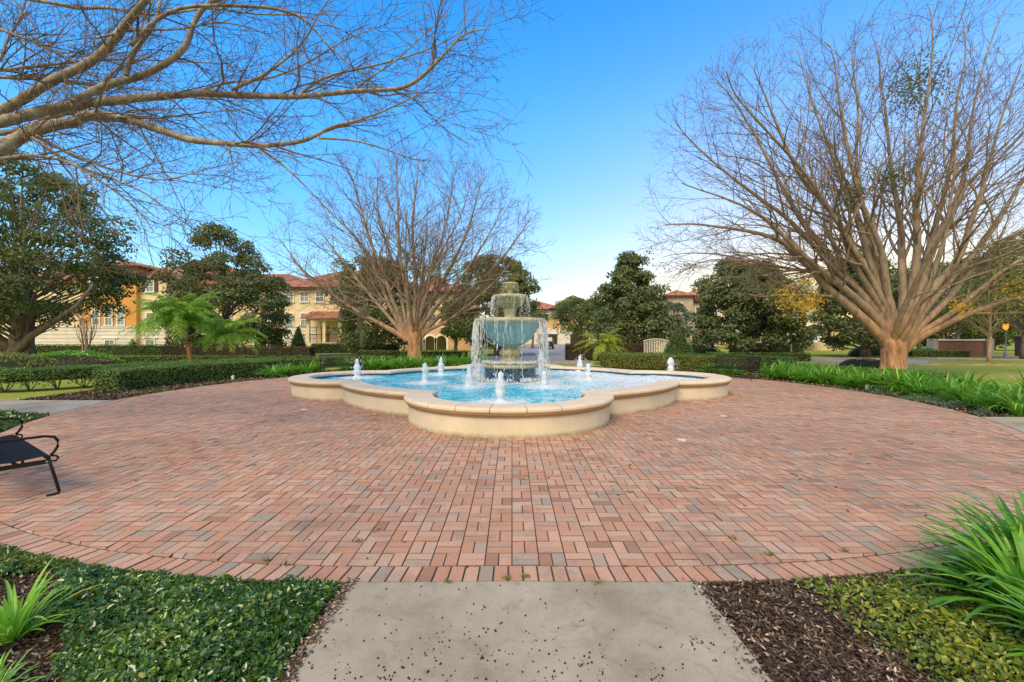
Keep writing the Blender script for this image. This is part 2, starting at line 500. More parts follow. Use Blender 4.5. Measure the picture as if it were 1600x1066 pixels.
def blades(mb, base, az, length, width, lean, curve, rs, k=6, attr=None, green=False):
    """strap leaves: n blades, arrays of base points, azimuths, lengths ..."""
    n = len(az)
    d = np.stack([np.cos(az), np.sin(az), np.zeros(n)], 1)
    s = np.stack([-np.sin(az), np.cos(az), np.zeros(n)], 1)
    pts = []
    p = base.copy()
    ang = lean.copy()
    for j in range(k + 1):
        pts.append(p.copy())
        step = (length / k)[:, None]
        p = p + step * (d * np.sin(ang)[:, None] + np.array([0, 0, 1.0]) * np.cos(ang)[:, None])
        ang = np.minimum(ang + curve * (0.5 + j / k), 2.7)
    pts = np.stack(pts, 1)
    prof = np.array([0.7, 0.95, 1.0, 1.0, 0.85, 0.55, 0.06]) if k == 6 else np.interp(np.linspace(0, 1, k + 1), [0, .2, .5, .8, 1], [.7, 1, 1, .7, .06])
    w = width[:, None, None] * prof[None, :, None] * 0.5
    l = pts + s[:, None, :] * w
    r = pts - s[:, None, :] * w
    m = pts - np.array([0, 0, 1.0]) * w * 0.35
    v = np.stack([l, m, r], 2).reshape(-1, 3)
    i = (np.arange(n)[:, None, None] * (k + 1) + np.arange(k)[None, :, None]) * 3 + np.arange(2)[None, None, :]
    q = np.stack([i, i + 1, i + 4, i + 3], -1).reshape(-1, 4)
    at = rs.beta(2, 2, n) * 0.9 if attr is None else attr
    if not green: at = np.where(rs.uniform(size=n) < 0.02, 1.0, at)
    mb.add(v, q, np.repeat(at, k * 2))


def strap_clump(seed, n, h, w, spread=0.1, green=False):
    rs = np.random.RandomState(seed)
    mb = MB()
    az = rs.uniform(0, 2 * pi, n)
    rad = rs.uniform(0, spread, n)
    base = np.stack([rad * np.cos(az), rad * np.sin(az), np.zeros(n)], 1)
    lean = rs.uniform(0.02, 1.0, n)
    blades(mb, base, az + rs.normal(0, .3, n), h * rs.uniform(0.8, 1.35, n), w * rs.uniform(.7, 1.2, n), lean, rs.uniform(0.10, 0.40, n), rs, green=green)
    return mb


def noise2(x, y, s=1.0, seed=0):
    return (np.sin(x * 1.7 * s + seed) * np.cos(y * 1.3 * s + seed * 2.1) + 0.5 * np.sin(x * 3.9 * s + y * 2.7 * s + seed) + 0.35 * np.cos(y * 6.1 * s - x * 4.3 * s + seed * 3)) / 1.85


def groundcover(name, region, bbox, dens, h, leaf, matr, seed, label, cat='ground cover', W=0.55):
    rs = np.random.RandomState(seed)
    x0, x1, y0, y1 = bbox
    n = int((x1 - x0) * (y1 - y0) * dens)
    x = rs.uniform(x0, x1, n); y = rs.uniform(y0, y1, n)
    k, edge = region(x, y)
    x, y, e = x[k], y[k], edge[k]
    hh = h * (0.75 + 0.35 * noise2(x, y, 2.2, seed) + .22 * noise2(x, y, 9.0, seed + 1)) * np.clip(e / 0.30, 0.2, 1)
    z = hh * (1 - rs.uniform(0, 1, len(x)) ** 1.8 * 0.8)
    mb = MB()
    at = np.clip(rs.beta(1.5, 2.3, len(x)) * .8 + .22 * (z / (h * 1.1)) ** 2 + .14 * noise2(x, y, 1.1, seed), 0, 1)
    leaves(mb, np.stack([x, y, z], 1), leaf * rs.choice([.7, 1.0, 1.35], len(x)), W, rs, up=0.7, attr=at)
    o = mb.build(name, matr)
    return tag(o, label, cat, kind='stuff')


# ------------------------------------------------------------------ layout constants
PC = np.array((0.0, 13.7))          # plaza centre
PR = 10.6                           # plaza radius
def flat(x, y):
    """how far the plaza edge stands outside its circle: the edge runs flatter on both sides of the near path"""
    th = np.abs(np.arctan2(x - PC[0], -(y - PC[1])))
    return .27 * np.sin(np.clip(th / radians(46), 0, 1) * pi) ** 1.5
def RAD(x, y): return np.hypot(x - PC[0], y - PC[1]) - flat(x, y)
FC = np.array((-0.06, 13.9))        # fountain centre
PX0, PX1 = -1.12, 1.25              # near concrete path

# ------------------------------------------------------------------ ground
g = MB()
g.add([(-900, -300, -0.03), (900, -300, -0.03), (900, 1500, -0.03), (-900, 1500, -0.03)], [(0, 1, 2, 3)])
g.build('ground', M['lawn'], kind='structure')


def ring_sheet(name, r0, r1, a0, a1, z, mat, n=120):
    th = np.linspace(a0, a1, n + 1)
    v = [(PC[0] + r0 * cos(t), PC[1] + r0 * sin(t), z) for t in th] + [(PC[0] + r1 * cos(t), PC[1] + r1 * sin(t), z) for t in th]
    m = MB(); m.add(v, [(i, n + 1 + i, n + 2 + i, i + 1) for i in range(n)])
    return m.build(name, mat, kind='structure')


ring_sheet('mulch_bed', PR - 0.3, 13.4, 0, 2 * pi, -0.022, M['mulch'])
mb = MB(); mb.add([(-9, -3, -0.018), (9, -3, -0.018), (9, 4.2, -0.018), (-9, 4.2, -0.018)], [(0, 1, 2, 3)])
mb.build('mulch_bed', M['mulch'], kind='structure')

# brick plaza: every paver modelled
def build_plaza():
    rs = np.random.RandomState(3)
    mb = MB()
    th = np.linspace(0, 2 * pi, 181)[:-1]
    mb2 = MB()
    rf = [PR + float(flat(PC[0] + cos(t), PC[1] + sin(t))) for t in th]
    mb2.add([(PC[0] + r_ * cos(t), PC[1] + r_ * sin(t), -0.012) for t, r_ in zip(th, rf)], [tuple(range(180))])
    base = mb2.build('paving_bed', M['sand'], kind='structure')
    B, g = 0.2, 0.0027
    rin = PR - 0.215
    N = int(PR / B) + 4
    c, hx, hy = [], [], []
    for i in range(-N, N):
        for j in range(-N, N):
            cx, cy = PC[0] + (i + .5) * B, PC[1] + (j + .5) * B
            rr = float(RAD(cx, cy)) if math.hypot(cx - PC[0], cy - PC[1]) > 9 else math.hypot(cx - PC[0], cy - PC[1])
            if rr > rin + 0.2 or rr < 3.9: continue
            if (i + j) % 2:
                for s in (-.25, .25): c.append((cx + s * B, cy)); hx.append(B / 4 - g); hy.append(B / 2 - g)
            else:
                for s in (-.25, .25): c.append((cx, cy + s * B)); hx.append(B / 2 - g); hy.append(B / 4 - g)
    c = np.array(c); hx = np.array(hx); hy = np.array(hy)
    n = len(c)
    sx = np.array([-1, 1, 1, -1]); sy = np.array([-1, -1, 1, 1])
    bev = 0.0024
    def ring(bx, z):
        X = c[:, 0:1] + (hx[:, None] - bx) * sx; Y = c[:, 1:2] + (hy[:, None] - bx) * sy
        return np.stack([X, Y, z], -1)
    dz = rs.normal(0, 0.0016, n)[:, None]; tx = rs.normal(0, 0.008, n)[:, None]; ty = rs.normal(0, 0.008, n)[:, None]
    zt = dz + tx * sx * hx[:, None] + ty * sy * hy[:, None]
    top = ring(bev, zt); mid = ring(0, zt - 0.0035); low = ring(0, np.full((n, 4), -0.014))
    V = np.concatenate([top, mid, low], 1)
    # trim to the circle
    R = np.hypot(V[..., 0] - PC[0], V[..., 1] - PC[1]); RI = rin + flat(V[..., 0], V[..., 1])
    keep = (R / RI).min(1) < 1
    V = V[keep]; R = R[keep]; RI = RI[keep]
    f = np.minimum(1, RI / R)
    V[..., 0] = PC[0] + (V[..., 0] - PC[0]) * f; V[..., 1] = PC[1] + (V[..., 1] - PC[1]) * f
    n = len(V)
    i = np.arange(n)[:, None, None] * 12
    t = [[0, 1, 2, 3]]
    for q in range(4):
        r = (q + 1) % 4
        t += [[4 + q, 4 + r, r, q], [8 + q, 8 + r, 4 + r, 4 + q]]
    F = (i + np.array(t)[None]).reshape(-1, 4)
    r_ = rs.uniform(0, 1, n)
    at_ = np.full((n, 9), 2.0); at_[:, 0] = r_
    mb.add(V.reshape(-1, 3), F, at_.ravel())
    # edge course: pavers set radially
    m = int(2 * pi * (PR - 0.1) / 0.1035)
    for q in range(m):
        a = q * 2 * pi / m; w = pi / m * 0.93
        z = rs.normal(0, 0.0015)
        fl_ = float(flat(PC[0] + cos(a), PC[1] + sin(a))); r0, r1 = PR - 0.208 + fl_, PR + fl_
        pt = lambda r, t, zz: (PC[0] + r * cos(t), PC[1] + r * sin(t), zz)
        e = 0.004; ea = e / PR
        vs = [pt(r0 + e, a - w + ea, z), pt(r0 + e, a + w - ea, z), pt(r1 - e, a + w - ea, z), pt(r1 - e, a - w + ea, z),
              pt(r0, a - w, z - .0035), pt(r0, a + w, z - .0035), pt(r1, a + w, z - .0035), pt(r1, a - w, z - .0035),
              pt(r0, a - w, -.02), pt(r0, a + w, -.02), pt(r1, a + w, -.02), pt(r1, a - w, -.02)]
        at1 = np.full(9, 2.0); at1[0] = rs.uniform(); mb.add(vs, np.array([x[::-1] for x in t]), at1)
    return mb.build('brick_plaza', M['brick'], kind='structure')

build_plaza()

# concrete paths
def slab(name, pts, z0=-0.1, z1=0.004, mat=None):
    m = MB(); m.poly(pts, z0, z1)
    return m.build(name, mat or M['concrete'], kind='structure')

yy = lambda x: PC[1] - sqrt((PR + 0.012 + float(flat(x, 3.2))) ** 2 - x ** 2)
xs = np.linspace(PX1, PX0, 9)
slab('concrete_path', [(PX0, -4), (PX1, -4)] + [(x, yy(x)) for x in xs])
def side_path(sx, ya, yb, far):
    ys = np.linspace(ya, yb, 8)
    inn = [(sx * (sqrt((PR + .012) ** 2 - (y - PC[1]) ** 2)), y) for y in ys]
    pts = inn + [(sx * far, yb), (sx * far, ya)]
    if sx > 0: pts = pts[::-1]
    slab('concrete_path', pts)
side_path(-1, 9.75, 11.95, 34)
side_path(1, 7.15, 9.45, 34)
# pavement behind the plaza and the street running away, the road on the right
th = np.linspace(radians(62), radians(98), 14)
inn = [(PC[0] + (PR + .012) * cos(t), PC[1] + (PR + .012) * sin(t)) for t in th]
slab('concrete_path', inn[::-1] + [(-1.0, 31), (4.3, 31)][::1], mat=M['concrete']) if False else None
slab('pavement', [(-4.5, 28.9), (5.2, 28.9), (5.2, 31.0), (-4.5, 31.0)])
slab('concrete_path', [(-1.4, 24.34), (1.6, 24.2), (1.8, 28.88), (-1.6, 28.88)])
def road(name, left, right, z=-0.012, mat=None):
    n = len(left); m = MB()
    v = [(p[0], p[1], z) for p in left] + [(p[0], p[1], z) for p in right]
    m.add(v, [(i, n + i, n + i + 1, i + 1) for i in range(n - 1)])
    return m.build(name, mat or M['asphalt'], kind='structure')
road('street', [(-3.5, 31.05), (-1.0, 50), (2.5, 80), (5.5, 108)], [(5.0, 31.05), (7.2, 50), (11.0, 80), (15, 108)])
def kerb(pts, w=0.15, h=0.12):
    m = MB()
    for a, b in zip(pts[:-1], pts[1:]):
        a = np.array(a); b = np.array(b); d = b - a; L = np.linalg.norm(d)
        m.box(((a[0] + b[0]) / 2, (a[1] + b[1]) / 2, h / 2 - 0.05), (L + .02, w, h), rz=atan2(d[1], d[0]))
    return m.build('kerb', M['concrete'], kind='structure')
kerb([(5.1, 31.1), (7.3, 50), (11.1, 80), (15.1, 108)])
kerb([(-3.6, 31.1), (-1.1, 50), (2.4, 80)])
rl = [(75, 26.0), (50, 26.2), (34, 26.8), (24, 27.6), (16, 31), (12, 36), (9.0, 43)]
rr_ = [(75, 33), (50, 33.2), (36, 33), (27, 33.6), (22, 36), (18, 41), (14, 47)]
road('road', rl, rr_)
kerb([(p[0], p[1] - .1) for p in rl[:-1]]); kerb([(p[0], p[1] + .1) for p in rr_[:-1]])
slab('pavement', [(24, 35.6), (75, 35.2), (75, 37.0), (24, 37.2)])
slab('pavement', [(40.0, 37.2), (43.0, 37.2), (49, 52), (46, 52)])
slab('pavement', [(-70, 43), (-14, 43), (-14, 45), (-70, 45)])
isl = MB(); isl.poly([(26.5, 28.9), (33, 27.9), (60, 27.6), (60, 31.0), (33, 30.8), (27.5, 30)], -0.02, 0.10)
isl.build('traffic_island', M['lawn'], kind='structure')

# ------------------------------------------------------------------ fountain
def t_stucco(name, col, dirt=None):
    t = NT(name); co = t.coord()
    stn = t.noise(co, 2.6, 6, .75, .8)
    a = t.noise(co, 1.1, 5, .65); b = t.noise(co, 60, 4, .7)
    c = t.ramp(a, [(0.3, [x * .86 for x in col]), (0.7, [x * 1.1 for x in col])])
    c = t.mix(.5, c, t.ramp(b, [(.3, (.86, .86, .86)), (.7, (1.12, 1.12, 1.12))]), 'MULTIPLY')
    c = t.mix(t.ramp(stn, [(.56, 0.0), (.78, .35)]), c, [x * .55 for x in col])
    if dirt is not None:
        sep = t.node('ShaderNodeSeparateXYZ'); t.l.new(co, sep.inputs[0])
        z = t.math('MULTIPLY', sep.outputs[2], 9.0)
        z = t.math('SUBTRACT', 1.0, z)
        z = t.math('MULTIPLY', z, t.noise(co, 4, 5, .7))
        c = t.mix(t.ramp(z, [(0.15, 0.0), (0.6, 0.8)]), c, dirt)
    return t.bsdf(c, 0.85, 0.2, bump=b, bstr=0.6, bdist=0.008)

M['basin'] = t_stucco('basin_stucco', (0.66, 0.575, 0.425), dirt=(0.20, 0.15, 0.09))
M['coping'] = t_stucco('coping_stone', (0.66, 0.54, 0.39))
M['mould'] = t_stucco('coping_moulding', (0.40, 0.26, 0.14))
def m_caststone():
    t = NT('algae_stone'); co = t.coord()
    sep = t.node('ShaderNodeSeparateXYZ'); t.l.new(co, sep.inputs[0])
    mp = t.node('ShaderNodeMapping'); mp.inputs['Scale'].default_value = (1, 1, .18); t.l.new(co, mp.inputs['Vector'])
    n = t.noise(mp.outputs[0], 9, 6, .7)
    c = t.ramp(n, [(.25, (.16, .17, .10)), (.45, (.33, .31, .17)), (.62, (.50, .44, .27)), (.8, (.58, .55, .40))])
    return t.bsdf(c, .45, .5, bump=t.noise(co, 35, 4), bstr=.4, bdist=.01)
def m_blue_bowl():
    t = NT('blue_mineral_stone'); co = t.coord()
    mp = t.node('ShaderNodeMapping'); mp.inputs['Scale'].default_value = (1, 1, .12); t.l.new(co, mp.inputs['Vector'])
    n = t.noise(mp.outputs[0], 8, 6, .75)
    c = t.ramp(n, [(.25, (.10, .20, .20)), (.45, (.22, .38, .38)), (.62, (.34, .48, .46)), (.8, (.48, .52, .42))])
    return t.bsdf(c, .4, .5, bump=t.noise(co, 30, 4), bstr=.4, bdist=.01)
def m_mosaic():
    t = NT('mosaic_tile'); co = t.coord()
    v = t.node('ShaderNodeTexVoronoi'); v.inputs['Scale'].default_value = 22; t.l.new(co, v.inputs['Vector'])
    c = t.ramp(v.outputs['Color'], [(.2, (.012, .03, .06)), (.6, (.035, .09, .15)), (.95, (.14, .22, .28))])
    return t.bsdf(c, .2, .6, bump=v.outputs['Distance'], bstr=.3, bdist=.005)
M['cast'] = m_caststone(); M['bluebowl'] = m_blue_bowl(); M['mosaic'] = m_mosaic()
M['pooltile'] = simple('dark_pool_tile', (0.02, 0.09, 0.19), 0.2, 0.6, scale=9, var=.5)
def m_water():
    t = NT('pool_water'); co = t.coord()
    a = t.noise(co, 1.7, 6, .62, 1.0)
    c = t.ramp(a, [(.3, (.0, .32, .50)), (.5, (.01, .54, .72)), (.66, (.14, .70, .85))])
    w = t.noise(co, 5.5, 6, .72, 1.6)
    fo = t.math('MULTIPLY', t.math('ADD', t.attr('foam'), 0.05), 1.0)  # attribute holds froth around the jets plus the painted sky glare
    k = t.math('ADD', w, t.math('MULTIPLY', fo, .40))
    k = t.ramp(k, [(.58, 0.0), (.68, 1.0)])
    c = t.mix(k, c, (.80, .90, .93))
    h = t.math('ADD', w, t.math('MULTIPLY', t.noise(co, 16, 4, .6, .8), .35))
    return t.bsdf(c, .06, .6, bump=h, bstr=.75, bdist=.10)
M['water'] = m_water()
def m_foam():
    t = NT('foaming_water'); co = t.coord()
    return t.bsdf(t.ramp(t.noise(co, 14, 4), [(.3, (.74, .83, .88)), (.6, (.90, .94, .95))]), .35, .5, bump=t.noise(co, 30, 4, .7), bstr=.6, bdist=.03, trans=.35, tcol=(.85, .93, .97))
M['foam'] = m_foam()
M['strand'] = NT('falling_water').bsdf((.97, .95, .90), .12, .8, trans=.4, tcol=(.98, .96, .9))

FR, FL, FD = 4.8, 2.05, 4.4
NA, NB = 44, 22                       # points per lobe arc, per main arc

def outline(off):
    """points of the eight-arc outline, offset outwards by off"""
    R, r = FR + off, FL + off
    ax = (R * R - r * r + FD * FD) / (2 * FD)
    pp = sqrt(max(1e-6, R * R - ax * ax))
    notch = atan2(pp, ax)
    phi = atan2(pp, ax - FD)
    out = []
    for q in range(4):
        a0 = q * pi / 2
        for s in np.linspace(-phi, phi, NA, endpoint=False):
            x, y = FD + r * cos(s), r * sin(s)
            out.append((x * cos(a0) - y * sin(a0), x * sin(a0) + y * cos(a0)))
        for s in np.linspace(notch, pi / 2 - notch, NB, endpoint=False):
            out.append((R * cos(a0 + s), R * sin(a0 + s)))
    return np.array(out)


def loft(mb, prof, i0=None, i1=None, attr=None, closed=False, shrink=0.0):
    rings = []
    for off, z in prof:
        o = outline(off)
        n = len(o)
        if i0 is not None:
            idx = np.arange(i0, i1 + 1) % n
            o = o[idx].copy()
            if shrink:
                o[0] += (o[1] - o[0]) / np.linalg.norm(o[1] - o[0]) * shrink
                o[-1] += (o[-2] - o[-1]) / np.linalg.norm(o[-2] - o[-1]) * shrink
        rings.append(np.column_stack([o + FC, np.full(len(o), z)]))
    n = len(rings[0]); m = len(rings)
    V = np.concatenate(rings)
    F = []
    rng_ = range(n) if i0 is None else range(n - 1)
    for a in range(m if closed else m - 1):
        b = (a + 1) % m
        for i in rng_:
            j = (i + 1) % n
            F.append((a * n + i, a * n + j, b * n + j, b * n + i))
    if i0 is not None and closed:
        F.append(tuple(a * n for a in range(m))); F.append(tuple(a * n + n - 1 for a in range(m))[::-1])
    mb.add(V, F, attr)


fountain = empty('fountain', (0, 0, 0), label='three-tiered stone fountain in a scalloped cream basin at the centre of the brick plaza', cat='fountain')
m = MB(); loft(m, [(0, -0.03), (0, 0.342)]); m.build('basin_wall', M['basin'], fountain)
m = MB(); loft(m, [(0.0, 0.338), (0.026, 0.342), (0.034, 0.352), (0.034, 0.372), (0.056, 0.378), (0.064, 0.392), (0.060, 0.412), (0.0, 0.416)]); m.build('moulding', M['mould'], fountain, smooth=False)
m = MB()
tot = 4 * (NA + NB)
CW = 0.47
cprof = [(0.0, .412), (.06, .414), (.082, .424), (.090, .445), (.088, .472), (.074, .492), (.05, .502), (0.0, .506), (-CW + .03, .506), (-CW, .498), (-CW - .012, .475), (-CW - .012, .43), (-CW + .02, .418)]
cuts = []
for q in range(4):
    s = q * (NA + NB)
    cuts += [s + 4 * k for k in range(11)]
    s2 = s + NA
    cuts += [s2, s2 + 4, s2 + 9, s2 + 13, s2 + 18]
for a, b in zip(cuts, cuts[1:] + [tot]):
    loft(m, cprof, a, b, attr=rnd.random(), closed=True, shrink=0.006)
m.build('coping', M['coping'], fountain)
m = MB(); loft(m, [(-.03, .41), (-.40, .41), (-.40, .49), (-.03, .49)], closed=True); m.build('coping_mortar', M['mould'], fountain)
m = MB(); loft(m, [(-CW + .02, .42), (-CW + .02, -0.02)]); m.build('tile_band', M['pooltile'], fountain)

WZ = 0.36
# water surface (star-shaped rings)
jets = [(558, 590, .62, .14), (664, 598, .58, .12), (689, 585, .62, .12), (733, 604, .60, .12), (782, 628, .62, .125), (748, 588, .46, .14), (846, 584, .80, .16),
        (850, 604, .42, .12), (906, 580, .62, .13), (919, 592, .50, .12), (1048, 586, .62, .16)]
JP = []
for px, py, h, r in jets:
    d = (CAM_H - WZ) * FPX / (py - HOR)
    JP.append(((px - 800) / FPX * d, d, h, r))
def build_water():
    o = outline(-CW + .015)
    NR = 90
    ts = np.linspace(0.0, 1, NR + 1)[1:]
    n = len(o)
    # refine the outline x2
    o = np.stack([o, (o + np.roll(o, -1, 0)) / 2], 1).reshape(-1, 2); n = len(o)
    V = np.concatenate([o * t for t in ts]) + FC
    x, y = V[:, 0], V[:, 1]
    foam = np.zeros(len(V)); z = np.full(len(V), WZ)
    z += 0.010 * noise2(x, y, 2.6, 1) + 0.007 * noise2(x, y, 6.3, 4)
    for jx, jy, h, r in JP:
        dd = np.hypot(x - jx, y - jy)
        foam += np.exp(-(dd / .5) ** 2) * .9
        z += 0.035 * np.exp(-(dd / .25) ** 2) + 0.012 * np.cos(dd * 16) * np.exp(-dd * 1.6)
    dc = np.hypot(x - FC[0], y - FC[1])
    foam += np.exp(-((dc - .95) / .45) ** 2) * .7
    foam += np.clip((x - .3) / 3.0, 0, 1) * .50 + .06  # sky glare on the right-hand water, painted in as extra white
    m = MB()
    f = []
    i = np.arange(NR - 1)[:, None] * n; j = np.arange(n)[None, :]; j2 = (j + 1) % n
    F = np.stack([i + j, i + n + j, i + n + j2, i + j2], -1).reshape(-1, 4)
    m.add(np.column_stack([V, z]), F)
    me = m.mesh('water', M['water'], True)
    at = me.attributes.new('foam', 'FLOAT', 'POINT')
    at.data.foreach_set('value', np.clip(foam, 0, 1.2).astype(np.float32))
    ob = bpy.data.objects.new('water', me); COL.objects.link(ob); ob['kind'] = 'structure'
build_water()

cx, cy = FC
m = MB(); m.lathe([(.78, .05), (.78, .74)], (cx, cy, 0), 64); m.build('drum', M['mosaic'], fountain)
m = MB(); m.lathe([(.7, .735), (.83, .74), (.86, .77), (.86, .82), (.83, .85), (.5, .865), (.01, .87)], (cx, cy, 0), 64); m.build('plinth_slab', M['cast'], fountain, smooth=True)
m = MB(); m.lathe([(.42, .86), (.42, .92), (.36, .96), (.27, 1.0), (.25, 1.06), (.31, 1.1), (.335, 1.18), (.30, 1.27), (.22, 1.31), (.21, 1.35), (.25, 1.37), (.26, 1.40)], (cx, cy, 0), 40); m.build('pedestal', M['cast'], fountain, smooth=True)
m = MB(); m.lathe([(.20, 1.36), (.30, 1.38, .6), (.44, 1.45, 1), (.56, 1.56, 1), (.68, 1.70, 1), (.78, 1.86, 1), (.87, 2.01, .8), (.94, 2.07, 0), (1.02, 2.09), (1.07, 2.11), (1.085, 2.15), (1.07, 2.20), (1.02, 2.22), (.96, 2.205), (.93, 2.16), (.6, 2.10), (.01, 2.08)], (cx, cy, 0), 144, 36, .022)
m.build('lower_bowl', M['bluebowl'], fountain, smooth=True)
m = MB(); m.lathe([(1.015, 2.085), (1.078, 2.102), (1.10, 2.15), (1.082, 2.21), (1.02, 2.232), (.955, 2.215), (.94, 2.17)], (cx, cy, 0), 96); m.build('bowl_rim', M['cast'], fountain, smooth=True)
m = MB(); m.lathe([(.24, 2.08), (.24, 2.2), (.20, 2.23), (.17, 2.3), (.18, 2.42), (.22, 2.48), (.20, 2.52)], (cx, cy, 0), 32); m.build('column', M['cast'], fountain, smooth=True)
m = MB(); m.lathe([(.15, 2.50), (.22, 2.53, 1), (.32, 2.61, 1), (.40, 2.72, 1), (.45, 2.82, .6), (.50, 2.84), (.535, 2.86), (.545, 2.90), (.53, 2.94), (.49, 2.95), (.46, 2.92), (.3, 2.88), (.01, 2.87)], (cx, cy, 0), 112, 28, .03); m.build('middle_bowl', M['cast'], fountain, smooth=True)
m = MB(); m.lathe([(.13, 2.87), (.13, 2.95), (.10, 2.98), (.095, 3.04), (.12, 3.07), (.11, 3.09)], (cx, cy, 0), 24); m.build('column', M['cast'], fountain, smooth=True)
m = MB(); m.lathe([(.09, 3.07), (.13, 3.10, 1), (.18, 3.18, 1), (.20, 3.25, .5), (.225, 3.27), (.235, 3.30), (.22, 3.325), (.19, 3.32), (.14, 3.29), (.01, 3.28)], (cx, cy, 0), 80, 20, .03); m.build('top_bowl', M['cast'], fountain, smooth=True)

# falling water
def strands(name, r, ztop, zbot, n, seed, arcs=None, spread=.10, rad=.006):
    rs = np.random.RandomState(seed); m = MB()
    for i in range(n):
        a = rs.uniform(0, 2 * pi) if arcs is None else rs.choice(arcs) + rs.normal(0, .10)
        v = rs.uniform(min(.02, spread), max(.02, spread) if spread > 0 else .10)
        k = 34
        t = np.linspace(0, 1, k)
        rr = r + v * t ** .6 + np.cumsum(rs.normal(0, .007, k))
        ang = a + np.cumsum(rs.normal(0, .010 / r, k))
        z = ztop - (ztop - zbot) * t ** 1.1
        p = np.stack([cx + rr * np.cos(ang), cy + rr * np.sin(ang), z], 1)
        q = 0
        solid = rs.uniform(.08, .5)
        while q < k - 2:                       # solid near the rim, then broken into drops and short lengths
            L = rs.randint(5, 10) if t[q] < solid else rs.randint(2, 5)
            seg = p[q:q + L]
            if len(seg) >= 2:
                w = rad * rs.uniform(.5, 1.5) * (1 + .6 * rs.uniform(-1, 1, len(seg)))
                w[0] *= .4; w[-1] *= .6
                m.tube(seg, w, 5)
            q += L - 1 + (rs.randint(0, 4) if t[q] > solid else 0)
        for _ in range(4):
            u = rs.uniform(.3, 1); j = int(u * (k - 1)); c = p[j] + rs.normal(0, .035, 3)
            m.tube([c, c + (0, 0, -.03 * rs.uniform(.4, 1.3))], [rad * .8, rad * .5], 4)
    return m.build(name, M['strand'], fountain, smooth=True, kind='stuff')
arc = [radians(x) for x in (178, 190, 200, 205, 215, 228, 250, 262, 285, 318, 330, 338, 345, 352, 0, 8, 20, 40, 160, 150, 130, 90, 60)]
strands('water_curtain', 1.09, 2.17, .40, 50, 1, arc, .10, .0058)
side = [radians(x) for x in (172, 180, 186, 193, 200, 206, 212, 352, 0, 344, 338, 332, 8, 14, 166)]
strands('water_curtain', 1.07, 2.17, .44, 60, 5, side, -.04, .0075)
strands('water_curtain', .54, 2.90, 2.2, 42, 2, [radians(x) for x in (180, 195, 205, 215, 235, 270, 300, 325, 340, 350, 0, 15, 165, 140, 60, 100)], .06, .0045)
strands('water_curtain', .235, 3.29, 2.93, 14, 3, None, .04, .004)
# froth where the streams land
def froth():
    rs = np.random.RandomState(8); m = MB()
    for i in range(900):
        a = rs.uniform(0, 2 * pi); r = rs.normal(1.0, .12) if rs.uniform() < .4 else rs.uniform(.55, .87)
        z = WZ + .03 if r > .86 else .88
        h = rs.uniform(.02, .12) * (1.0 if r > .86 else .8)
        c = np.array((cx + r * cos(a), cy + r * sin(a), z))
        m.tube([c, c + (rs.normal(0, .02), rs.normal(0, .02), h * .6), c + (rs.normal(0, .03), rs.normal(0, .03), h)], [.025, .014, .002], 5)
    return m.build('froth', M['foam'], fountain, smooth=True, kind='stuff')
froth()

jet_lab = ['in the left lobe of the pool', 'left of the pedestal, nearer of two close together', 'left of the pedestal, farther of two close together',
           'just left of the blue drum', 'nearest the camera in the front lobe', 'half hidden by falling water left of the drum', 'rising behind the right side of the drum',
           'low, just right of the drum', 'behind another to the right of the tiers', 'in front of another to the right of the tiers', 'alone at the far right of the pool']
for (jx, jy, h, r), lb in zip(JP, jet_lab):
    rs = np.random.RandomState(int(jx * 100) % 9973)
    m = MB()
    k = 34; prof = []; jit = []
    ph = rs.uniform(0, 6, 4); lean = rs.normal(0, .03, 2)
    for q in range(k):
        t = q / (k - 1)
        rr = r * (.78 - .30 * t) * (1 - t ** 7) ** .5 * (1 + .16 * sin(t * 9 + ph[0]) + .10 * sin(t * 21 + ph[1]))
        if t < .10: rr *= 1 + (1 - t / .10) * .9
        prof.append((max(rr, .004), t * h))
        th = np.arange(24) * 2 * pi / 24
        jit.append(.12 * np.sin(th * 2 + ph[2] + t * 3) + .09 * np.sin(th * 5 + t * 11 + ph[3]) + rs.normal(0, .085, 24))
    m.lathe(prof, (0, 0, 0), 24, jit=jit)
    for q in range(70):                         # spray droplets and drips
        a = rs.uniform(0, 2 * pi); t = rs.uniform(.0, 1.05); rr = r * rs.uniform(.6, 1.7)
        c = np.array((rr * cos(a), rr * sin(a), t * h))
        s = rs.uniform(.006, .02)
        m.tube([c, c + (0, 0, s), c + (0, 0, 2 * s)], [s * .5, s * .6, s * .1], 5)
    o = m.build('water_jet', M['foam'], smooth=True, loc=(jx, jy, WZ - .01))
    tag(o, 'white foaming water jet ' + lb, 'water jet', 'foam jets in the fountain pool')

